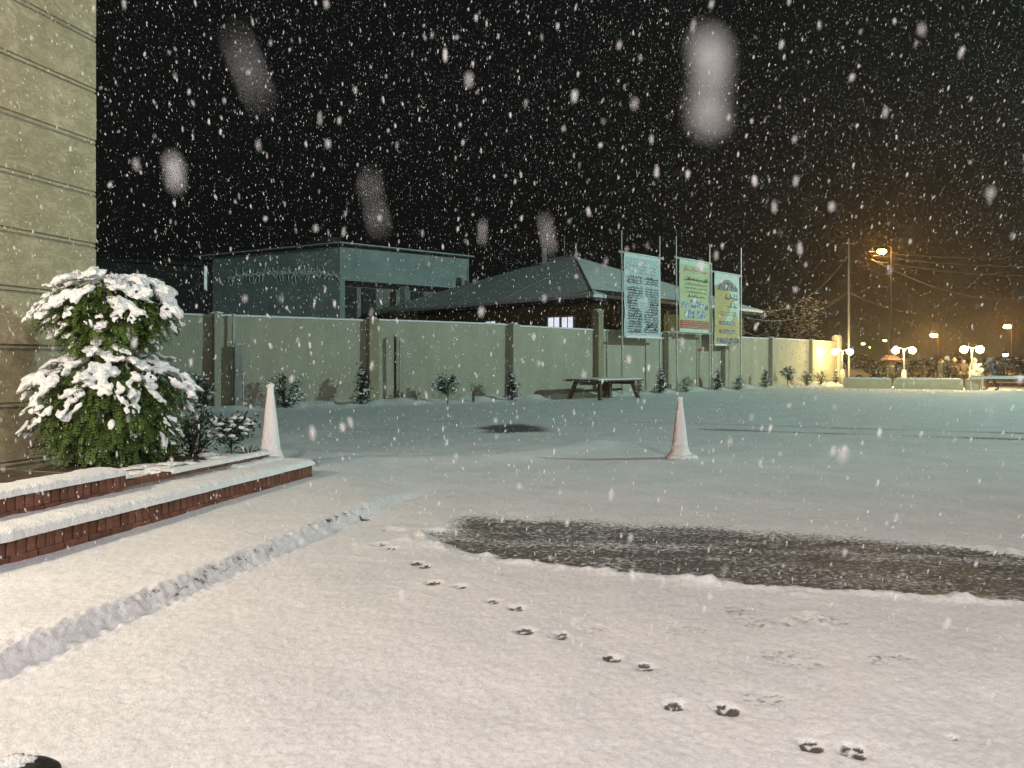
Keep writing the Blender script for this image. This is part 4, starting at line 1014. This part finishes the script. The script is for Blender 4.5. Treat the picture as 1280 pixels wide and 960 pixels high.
# ------------------------------------------------------------------ far hedge and parked car
rr = random.Random(77)
t = thing('far_hedge', (38, 74, 0), 'dark snow dusted hedge across the street behind the crowd', 'hedge'); lf = MB(); sn = MB(); st = MB()
for i in range(2600):
    x_ = rr.uniform(28, 62); hh = 1.75 + .9 * mnoise.noise(Vector((x_ * .35, 0, 0))) + .5 * mnoise.noise(Vector((x_ * 1.1, 3, 0)))
    p = Vector((x_, 74 + rr.uniform(-.8, .8) - (x_ - 38) * .25, hh * rr.random() ** .7)); leaf(lf, p, (rr.gauss(0, 1), rr.gauss(0, 1), rr.gauss(0, .6)), rr.uniform(.35, .7), .16, rr)
    if i % 7 == 0 and p.z > hh * .5: sn.blob(p + ZAX * .1, (.2, .2, .08), None, .6, 2, i, 0, 0)
for i in range(40):
    x_ = 28 + 34 * i / 39; q = Vector((x_, 74 - (x_ - 38) * .25, 0)); st.tube([q - ZAX * .2, q + ZAX * 1.5], .05, 4)
lf.build('foliage', M['leaf_dk'], t)['kind'] = 'stuff'; sn.build('snow_load', M['snow'], t, True)['kind'] = 'stuff'; st.build('stem', M['bark'], t)

M['car_paint'] = mat('silver_car_paint', (.42, .43, .44), (.5, .5, .5), 3, .35, spec=.5, metal=.5)
M['glass'] = mat('dark_glass', (.02, .025, .03), None, 1, .08, spec=.6)
cc = Vector((23.6, 56.2, 0)); t = thing('parked_car', cc, 'silver snowy car nosing out from behind the wall end pillar', 'car')
prof = [(-2.1, .35), (-2.12, .75), (-1.9, .95), (-1.3, 1.02), (-.75, 1.38), (.35, 1.42), (1.05, 1.0), (1.75, .88), (2.08, .68), (2.12, .35)]
vs = []; fs = []; sec = [(-.84, .93), (-.80, 1.0), (.80, 1.0), (.84, .93)]
for (yy_, k_) in sec:
    for (x_, z_) in prof: vs.append(cc + Vector((x_ * (1 if k_ == 1 else .985), yy_ * (1 if z_ < 1.05 else .82), .0 + (z_ if z_ < .5 else .35 + (z_ - .35) * (1 if k_ == 1 else .96)))))
m_ = len(prof)
for j in range(3):
    for k_ in range(m_): fs.append((j * m_ + k_, j * m_ + (k_ + 1) % m_, (j + 1) * m_ + (k_ + 1) % m_, (j + 1) * m_ + k_))
fs += [tuple(range(m_))[::-1], tuple(range(3 * m_, 4 * m_))]
MB().add(vs, fs).build('body', M['car_paint'], t, bevel=.03)
ws = MB().add([cc + Vector(q) for q in ((.42, -.60, 1.395), (.42, .60, 1.395), (1.02, .72, 1.035), (1.02, -.72, 1.035))], [(0, 1, 2, 3)])
ws.v = [tuple(Vector(v) + Vector((.012, 0, .012))) for v in ws.v]; ws.build('windscreen', M['glass'], t)
MB().add([cc + Vector(q) for q in ((-.72, -.735, 1.32), (.32, -.735, 1.34), (.85, -.83, 1.04), (-1.15, -.83, 1.02))], [(0, 1, 2, 3)]).build('side_window', M['glass'], t)
for x_ in (-1.35, 1.35):
    for sg in (-1, 1):
        wc = cc + Vector((x_, sg * .80, .31)); o = MB().tube([wc - Vector((0, .1, 0)), wc + Vector((0, .1, 0))], .31, 18).build('wheel', M['rubber'], t); MB().tube([wc + Vector((0, sg * .09, 0)), wc + Vector((0, sg * .112, 0))], .19, 12).build('rim', M['metal'], o)
for sg in (-1, 1): MB().blob(cc + Vector((1.98, sg * .62, .70)), (.10, .15, .07), None, 0).build('headlight', M['white_paint'], t, True)
MB().blob(cc + Vector((-.2, 0, 1.42)), (.75, .62, .07), None, .5, 2, 2).build('roof_snow', M['snow'], t, True)
MB().blob(cc + Vector((1.5, 0, .93)), (.45, .62, .06), None, .5, 2, 3).build('bonnet_snow', M['snow'], t, True)

# ------------------------------------------------------------------ people
def cloth(name, c): 
    if name not in M: M[name] = mat(name, c, tuple(q * 1.3 + .004 for q in c), 9, .85, .4, 40)
    return M[name]
SKIN = cloth('skin', (.36, .22, .16))
def person(base, ht, face, label, jacket, trousers, hat=None, pose='stand', hood=False, puffy=1.0, bag=None, group='people gathered under the globe lamps'):
    k = ht / 1.72; fr = Vector((math.cos(face), math.sin(face), 0)); rt = Vector((fr.y, -fr.x, 0)); base = Vector(base)
    t = thing('person', base, label, 'person', group)
    V = []; E = []; RD = []; kind = []
    def v(x_, y_, z_, r, par=None, kd=0):          # x right, y forward
        V.append(base + (rt * x_ + fr * y_ + ZAX * z_) * k); RD.append(r * k if not hasattr(r, '__len__') else r[0] * k); kind.append(kd)
        if par is not None: E.append((par, len(V) - 1))
        return len(V) - 1
    lean = .10 if pose in ('walk', 'bend') else .02
    J = 1.0 * puffy
    pel = v(0, 0, .93, .135 * J); wst = v(0, lean * .3, 1.10, .135 * J, pel); ch = v(0, lean * .7, 1.30, .165 * J, wst)
    nk = v(0, lean * 1.1, 1.46, .06, ch); hd0 = v(0, lean * 1.25 + .02, 1.53, .075, nk, 2); hd = v(0, lean * 1.35 + .015, 1.61, .098, hd0, 2); tp = v(0, lean * 1.35, 1.69, .06, hd, 2)
    nose = v(0, lean * 1.35 + .112, 1.60, .018, hd, 2)
    for sg in (-1, 1):
        sh = v(sg * .18, lean * .85, 1.385, .075 * J, ch)
        if pose == 'hold' or (pose == 'umbrella' and sg == 1): el = v(sg * .25, .10, 1.15, .058 * J, sh); wr = v(sg * .14, .30, 1.22, .04 * J, el); hz = (sg * .10, .36, 1.25); fd = (-sg * .35, .7, .5)
        elif pose == 'pocket': el = v(sg * .30, -.05, 1.12, .058 * J, sh); wr = v(sg * .24, .10, .95, .042 * J, el); hz = (sg * .20, .14, .92); fd = (-sg * .3, .5, -.8)
        elif pose == 'walk': el = v(sg * .24, lean + sg * .10, 1.12, .058 * J, sh); wr = v(sg * .22, lean + .10 + sg * .16, .95, .042 * J, el); hz = (sg * .22, lean + .14 + sg * .17, .89); fd = (0, .3, -.95)
        else: el = v(sg * .23, -.02, 1.11, .055 * J, sh); wr = v(sg * .24, .06, .87, .04 * J, el); hz = (sg * .245, .08, .81); fd = (0, .15, -1)
        pm = v(*hz, .034, wr, 1); n_ = math.sqrt(sum(q * q for q in fd)); fd = [q / n_ for q in fd]
        for fi, (off, fl) in enumerate(((-.027, .075), (-.009, .085), (.009, .082), (.027, .065))):
            a = v(hz[0] + off * .3 + fd[0] * .05, hz[1] + off + fd[1] * .05, hz[2] + fd[2] * .05, .0095, pm, 1); v(hz[0] + off * .35 + fd[0] * (.05 + fl * .7) - sg * .012, hz[1] + off + fd[1] * (.05 + fl * .7), hz[2] + fd[2] * (.05 + fl * .7), .008, a, 1)
        a = v(hz[0] - sg * .03, hz[1] + .03, hz[2] + .005, .011, pm, 1); v(hz[0] - sg * .045 + fd[0] * .03, hz[1] + .045 + fd[1] * .03, hz[2] + fd[2] * .03, .009, a, 1)
        hp = v(sg * .095, 0, .86, .10, pel, 3)
        sw = (.20 * sg if pose == 'walk' else .02 * sg)
        kn = v(sg * .10, sw * .7 + (.05 if pose == 'walk' else .01), .48, .072, hp, 3); an = v(sg * .10, sw * 1.3 - (.03 if pose == 'walk' else 0), .09, .05, kn, 3); v(sg * .115, sw * 1.3 + .15, .045, .045, an, 4)
    me = bpy.data.meshes.new('body'); me.from_pydata([tuple(q - base) for q in V], E, []); ob = bpy.data.objects.new('body_tmp', me); C.objects.link(ob)
    md = ob.modifiers.new('s', 'SKIN'); sk = me.skin_vertices[0].data
    for i, r in enumerate(RD):
        f = (1.0, 1.0)
        if kind[i] == 0 and i in (pel, wst, ch): f = (1.0, 1.0)
        sk[i].radius = (r * f[0], r * f[1]); sk[i].use_root = (i == pel)
    ss = ob.modifiers.new('u', 'SUBSURF'); ss.levels = 1; ss.render_levels = 1
    dg = bpy.context.evaluated_depsgraph_get(); m2 = bpy.data.meshes.new_from_object(ob.evaluated_get(dg)); bpy.data.objects.remove(ob)
    for q in (jacket, SKIN, trousers, M['rubber']): m2.materials.append(q)
    Vl = [q - base for q in V]
    for pl in m2.polygons:
        c = pl.center; b_ = min(range(len(Vl)), key=lambda i_: (Vl[i_] - c).length - RD[i_]); kd = kind[b_]
        pl.material_index = {0: 0, 1: 1, 2: 1, 3: 2, 4: 3}[kd]
        if kd == 0 and c.z < .80 * k: pl.material_index = 2
        pl.use_smooth = True
    bo = bpy.data.objects.new('body', m2); C.objects.link(bo); bo.parent = t; ORG[bo.name] = base.copy()
    hp_ = V[hd]
    for sg in (-1, 1):
        MB().blob(hp_ + (rt * sg * .035 + fr * .088 + ZAX * .01) * k, (.013 * k,) * 3, None, 0, sub=0).build('eye', M['rubber'], bo, True)
        if not hood: MB().blob(hp_ + (rt * sg * .10 - ZAX * .005) * k, (.018 * k, .03 * k, .035 * k), None, .1, sub=0).build('ear', SKIN, bo, True)
    # hat, hood or hair: shell open at the face
    vs_, fs_ = ICO[2]; hc = hat or cloth('dark_hair', (.02, .015, .012)); R_ = .118 if hat and not hood else .112
    if hood: R_ = .145
    sel = MB(); keep = []
    pts_ = []
    for q in vs_:
        d_ = rt * q.x + fr * q.y + ZAX * q.z; s2 = R_ * (1.0 + .06 * mnoise.noise(q * 3)); pts_.append(hp_ + (d_ * s2 + ZAX * .02 - fr * (.02 if hood else .008)) * k)
    for f_ in fs_:
        c = (vs_[f_[0]] + vs_[f_[1]] + vs_[f_[2]]) / 3
        if hood: ok = not (c.y > .55 and c.z < .65) 
        elif hat: ok = c.z > .12
        else: ok = c.z > .35 or (c.y < -.1 and c.z > -.5)
        if ok: keep.append(f_)
    o = sel.add(pts_, keep).build('hood' if hood else 'hat' if hat else 'hair', hc, bo, True)
    sd_ = o.modifiers.new('thick', 'SOLIDIFY'); sd_.thickness = .015
    if hat and not hood: MB().blob(hp_ + ZAX * .15 * k, (.035, .035, .03), None, .3, 3).build('pompom', hc, bo, True)
    if bag: MB().blob(base + (-fr * .20 + ZAX * 1.22) * k, (.17 * k, .12 * k, .22 * k), Matrix((rt, fr, ZAX)).transposed(), .12, 2).build('backpack', bag, bo, True)
    # jacket hem
    pp = V[pel]; MB().lathe(pp - ZAX * .14 * k, [(.165 * k * J, 0), (.16 * k * J, .05 * k), (.15 * k * J, .16 * k)], 14).build('jacket_hem', jacket, bo, True)
    return t
blk = cloth('black_jacket', (.015, .015, .018)); gry = cloth('charcoal_jacket', (.03, .03, .032)); wht = cloth('cream_coat', (.62, .58, .45)); blu = cloth('navy_puffer', (.05, .065, .09)); brn = cloth('brown_jacket', (.05, .035, .025))
dkt = cloth('dark_trousers', (.012, .012, .014)); jean = cloth('grey_trousers', (.06, .06, .07)); ltg = cloth('grey_knit', (.22, .22, .23)); yel = cloth('mustard_knit', (.48, .36, .12)); wk = cloth('white_knit', (.6, .58, .52))
def gp(px, Y): q = P(px, 470, Y); return (q.x, Y, .02)
person(gp(1240, 40.2), 1.72, R(150), 'person in navy puffer jacket with pale hood walking at the block end', blu, dkt, ltg, 'walk', True, 1.25, blk)
person(gp(1226, 41.6), 1.38, R(200), 'shorter person in cream coat and white hat beside the navy puffer jacket', wht, wht, wk, 'hold', False, 1.2)
person(gp(1218, 43.0), 1.66, R(230), 'taller person in cream coat behind the globe lamp pole', wht, jean, wk, 'stand', True, 1.15)
person(gp(1204, 43.2), 1.68, R(260), 'person in brown jacket just left of the cream coats', brn, dkt, None, 'pocket', False, 1.15)
person(gp(1193, 43.6), 1.70, R(240), 'person in black jacket with mustard knitted hat', blk, dkt, yel, 'hold', False, 1.2)
person(gp(1184, 44.2), 1.80, R(300), 'tall person in black jacket with grey hood', blk, dkt, ltg, 'hold', True, 1.2)
person(gp(1174, 44.0), 1.68, R(320), 'bareheaded person in charcoal jacket left of the grey hood', gry, dkt, None, 'bend', False, 1.2)
person(gp(1157, 44.6), 1.30, R(330), 'short person in black jacket at the left of the crowd', blk, jean, blk, 'hold', True, 1.15)
person(gp(1113, 47.4), 1.66, R(280), 'person in dark clothes holding the orange umbrella', gry, dkt, None, 'umbrella', False, 1.15)
person(gp(1083, 58), 1.70, R(250), 'lone person in black standing beyond the parked car', blk, dkt, blk, 'pocket', True, 1.15)
# umbrella
uc = P(1114, 451, 47.3); t = thing('umbrella', uc, 'open orange umbrella held over a dark figure', 'umbrella')
M['umb'] = mat('orange_umbrella_cloth', (.20, .085, .06), (.27, .13, .09), 4, .7)
vs = []; fs = []; 
for (rq, zq) in ((.02, .36), (.24, .33), (.45, .22), (.60, .03)):
    for k_ in range(16):
        an = 2 * math.pi * k_ / 16; sag = .03 if k_ % 2 else 0; vs.append(uc + Vector((rq * math.cos(an) * (1 - sag), rq * math.sin(an) * (1 - sag), zq - (sag if rq < .5 else -sag))))
for i in range(3):
    for k_ in range(16): fs.append((i * 16 + k_, i * 16 + (k_ + 1) % 16, (i + 1) * 16 + (k_ + 1) % 16, (i + 1) * 16 + k_))
o = MB().add(vs, fs).build('canopy', M['umb'], t); q = o.modifiers.new('t', 'SOLIDIFY'); q.thickness = .008
MB().tube([uc + ZAX * .4, uc - ZAX * .42], .012, 6).build('shaft', M['dark_metal'], t)
for k_ in range(8):
    an = 2 * math.pi * k_ / 8; MB().tube([uc + ZAX * .05, uc + Vector((.58 * math.cos(an), .58 * math.sin(an), .03))], .005, 3).build('rib', M['dark_metal'], t)

# ------------------------------------------------------------------ flood light mast that lights the yard (right of the view)
t = thing('flood_light_mast', (FLOOD[0] + 1.0, FLOOD[1], 0), 'tall steel flood light mast right of the lot', 'light mast')
MB().tube([(FLOOD[0] + 1.0, FLOOD[1], -.2), (FLOOD[0] + 1.0, FLOOD[1], FLOOD[2] + .6)], [.18, .1], 10).build('mast', M['metal'], t)
MB().box((FLOOD[0] + .8, FLOOD[1], FLOOD[2] + .9), (1.2, 1.0, .1)).build('lamp_hood', M['metal'], t)

# ------------------------------------------------------------------ falling snow
fl = MB(); rr = random.Random(99); k = 0
def flake(p, r, el, tilt, sub=0):
    global k
    ax = Vector((tilt + rr.gauss(0, .12), rr.gauss(0, .15), 1)).normalized(); sd = ax.cross(Vector((0, 1, 0))).normalized(); nn = ax.cross(sd)
    fl.blob(p, (r, r * rr.uniform(.6, 1), r * el), Matrix((sd, nn, ax)).transposed(), .7, 2.2, k % 997, 0, sub); k += 1
bm = bmesh.new(); bmesh.ops.create_icosphere(bm, subdivisions=1, radius=1)
ICO[-1] = ([Vector(q) for q in ((1, 0, 0), (-1, 0, 0), (0, 1, 0), (0, -1, 0), (0, 0, 1), (0, 0, -1))], [(0, 2, 4), (2, 1, 4), (1, 3, 4), (3, 0, 4), (2, 0, 5), (1, 2, 5), (3, 1, 5), (0, 3, 5)]); bm.free()
for i in range(9000):
    Y = 1.2 + 5.5 * rr.random() ** 1.3; X = rr.uniform(-1.0, 1.0) * Y; Zz = H + rr.uniform(-.62, .82) * Y
    if Zz < .08 or (X < -4.9 + .27 * (Y - 9.5)): continue
    flake(Vector((X, Y, Zz)), min(.0034, .0007 + .0011 * rr.random() ** 2 + .00024 * Y * (.35 + rr.random())), rr.uniform(1.8, 4.2), .05 + .38 * X / Y, 0)
for i in range(900):
    Y = .45 + .9 * rr.random(); X = rr.uniform(-1.0, 1.0) * Y; Zz = H + rr.uniform(-.62, .82) * Y
    flake(Vector((X, Y, Zz)), rr.uniform(.0007, .0017), rr.uniform(1.6, 3.4), .05 + .3 * X / Y, 0)
# the finer fall farther off, laid out with arrays
nf = 185000; Yf = 5 + 40 * rng.random(nf) ** .8; Xf = rng.uniform(-1, 1, nf) * Yf; Zf = H + rng.uniform(-.2, .82, nf) * Yf
ok = (Zf > .1) & (Zf < 18) & ~((Xf < -4.9 + .27 * (Yf - 9.5)) & (Yf < 10)) & (((Yf < 27.3 + .75 * np.clip(Xf + 2, -20, 0) + 1.0 * np.clip(Xf + 2, 0, 99))) | (Zf > 10.5))
Yf, Xf, Zf = Yf[ok], Xf[ok], Zf[ok]; nf = len(Yf)
rf = .0016 + .0022 * rng.random(nf) ** 2 + .00014 * Yf; el = rng.uniform(2.2, 5.2, nf) * rf
ax = np.stack([.05 + .40 * Xf / Yf + rng.normal(0, .14, nf), rng.normal(0, .15, nf), np.ones(nf)], 1); ax /= np.linalg.norm(ax, axis=1)[:, None]
sd = np.cross(ax, np.array([0, 1.0, 0])); sd /= np.linalg.norm(sd, axis=1)[:, None]; n3 = np.cross(ax, sd); ct = np.stack([Xf, Yf, Zf], 1)
pts6 = np.stack([ct + sd * rf[:, None], ct - sd * rf[:, None], ct + n3 * rf[:, None], ct - n3 * rf[:, None], ct + ax * el[:, None], ct - ax * el[:, None]], 1).reshape(-1, 3)
b0 = len(fl.v); fl.v += [tuple(q) for q in pts6.tolist()]; base_f = np.array(ICO[-1][1]); fc = (base_f[None] + b0 + 6 * np.arange(nf)[:, None, None]).reshape(-1, 3); fl.f += [tuple(q) for q in fc.tolist()]; fl.m += [0] * len(fc)
# a handful of flakes drifting close by the lens, far out of focus
for (px, py, Y, r, el, til) in ((888, 105, .070, .00135, 3.4, .04), (219, 215, .14, .0011, 2.9, -.05), (468, 255, .10, .00030, 14, -.22), (310, 85, .072, .00022, 18, -.40), (684, 292, .16, .0005, 8, -.15), (1053, 568, .24, .0011, 1.8, 0), (1238, 241, .28, .0010, 1.3, 0), (587, 100, .32, .0010, 2.8, .05), (1152, 37, .30, .0009, 2.0, 0), (793, 130, .33, .0009, 2.3, .05), (603, 290, .24, .0004, 9, 0), (1040, 258, .45, .0013, 1.9, .1), (170, 205, .34, .0009, 2.6, -.1)):
    c_ = P(px, py, Y); a_ = Vector((til, 0, 1)).normalized()
    for q in range(9):
        f = (q - 4) / 5.5; flake(c_ + a_ * r * el * f + Vector((rr.gauss(0, .3) * r, 0, 0)), r * rr.uniform(.6, .9), max(1.0, el * rr.uniform(.2, .35)), til, 1)
M['flake'] = mat('snowflake', (.80, .80, .80), None, 1, .8, spec=.1)
nt = M['flake'].node_tree; N = nt.nodes; b = N['Principled BSDF']; tr_ = N.new('ShaderNodeBsdfTranslucent'); tr_.inputs[0].default_value = (.8, .8, .8, 1); mx = N.new('ShaderNodeMixShader'); mx.inputs[0].default_value = .35
nt.links.new(b.outputs[0], mx.inputs[1]); nt.links.new(tr_.outputs[0], mx.inputs[2])
gi = N.new('ShaderNodeNewGeometry'); mr = N.new('ShaderNodeMapRange'); mr.inputs[3].default_value = .15; mr.inputs[4].default_value = .92; nt.links.new(gi.outputs['Random Per Island'], mr.inputs[0])
tp_ = N.new('ShaderNodeBsdfTransparent'); mx2 = N.new('ShaderNodeMixShader'); nt.links.new(mr.outputs[0], mx2.inputs[0]); nt.links.new(mx.outputs[0], mx2.inputs[1]); nt.links.new(tp_.outputs[0], mx2.inputs[2]); nt.links.new(mx2.outputs[0], N['Material Output'].inputs[0])
o = fl.build('falling_snow', M['flake'], smooth=True); tag(o, 'snowflakes falling through the night air over the lot', 'snow', kind='stuff')

# ------------------------------------------------------------------ the snowy air
hz = MB().box((30, 110, 10.2), (420, 290, 23.6)).build('haze', [])
m = bpy.data.materials.new('snowy_air'); m.use_nodes = True; N = m.node_tree.nodes; N.remove(N['Principled BSDF'])
pv_ = N.new('ShaderNodeVolumePrincipled'); pv_.inputs['Density'].default_value = .0019; pv_.inputs['Color'].default_value = (.9, .9, .9, 1); pv_.inputs['Anisotropy'].default_value = .80
m.node_tree.links.new(pv_.outputs[0], N['Material Output'].inputs['Volume']); hz.data.materials.clear(); hz.data.materials.append(m)
tag(hz, 'thin snowy haze filling the night air', 'haze', kind='stuff')
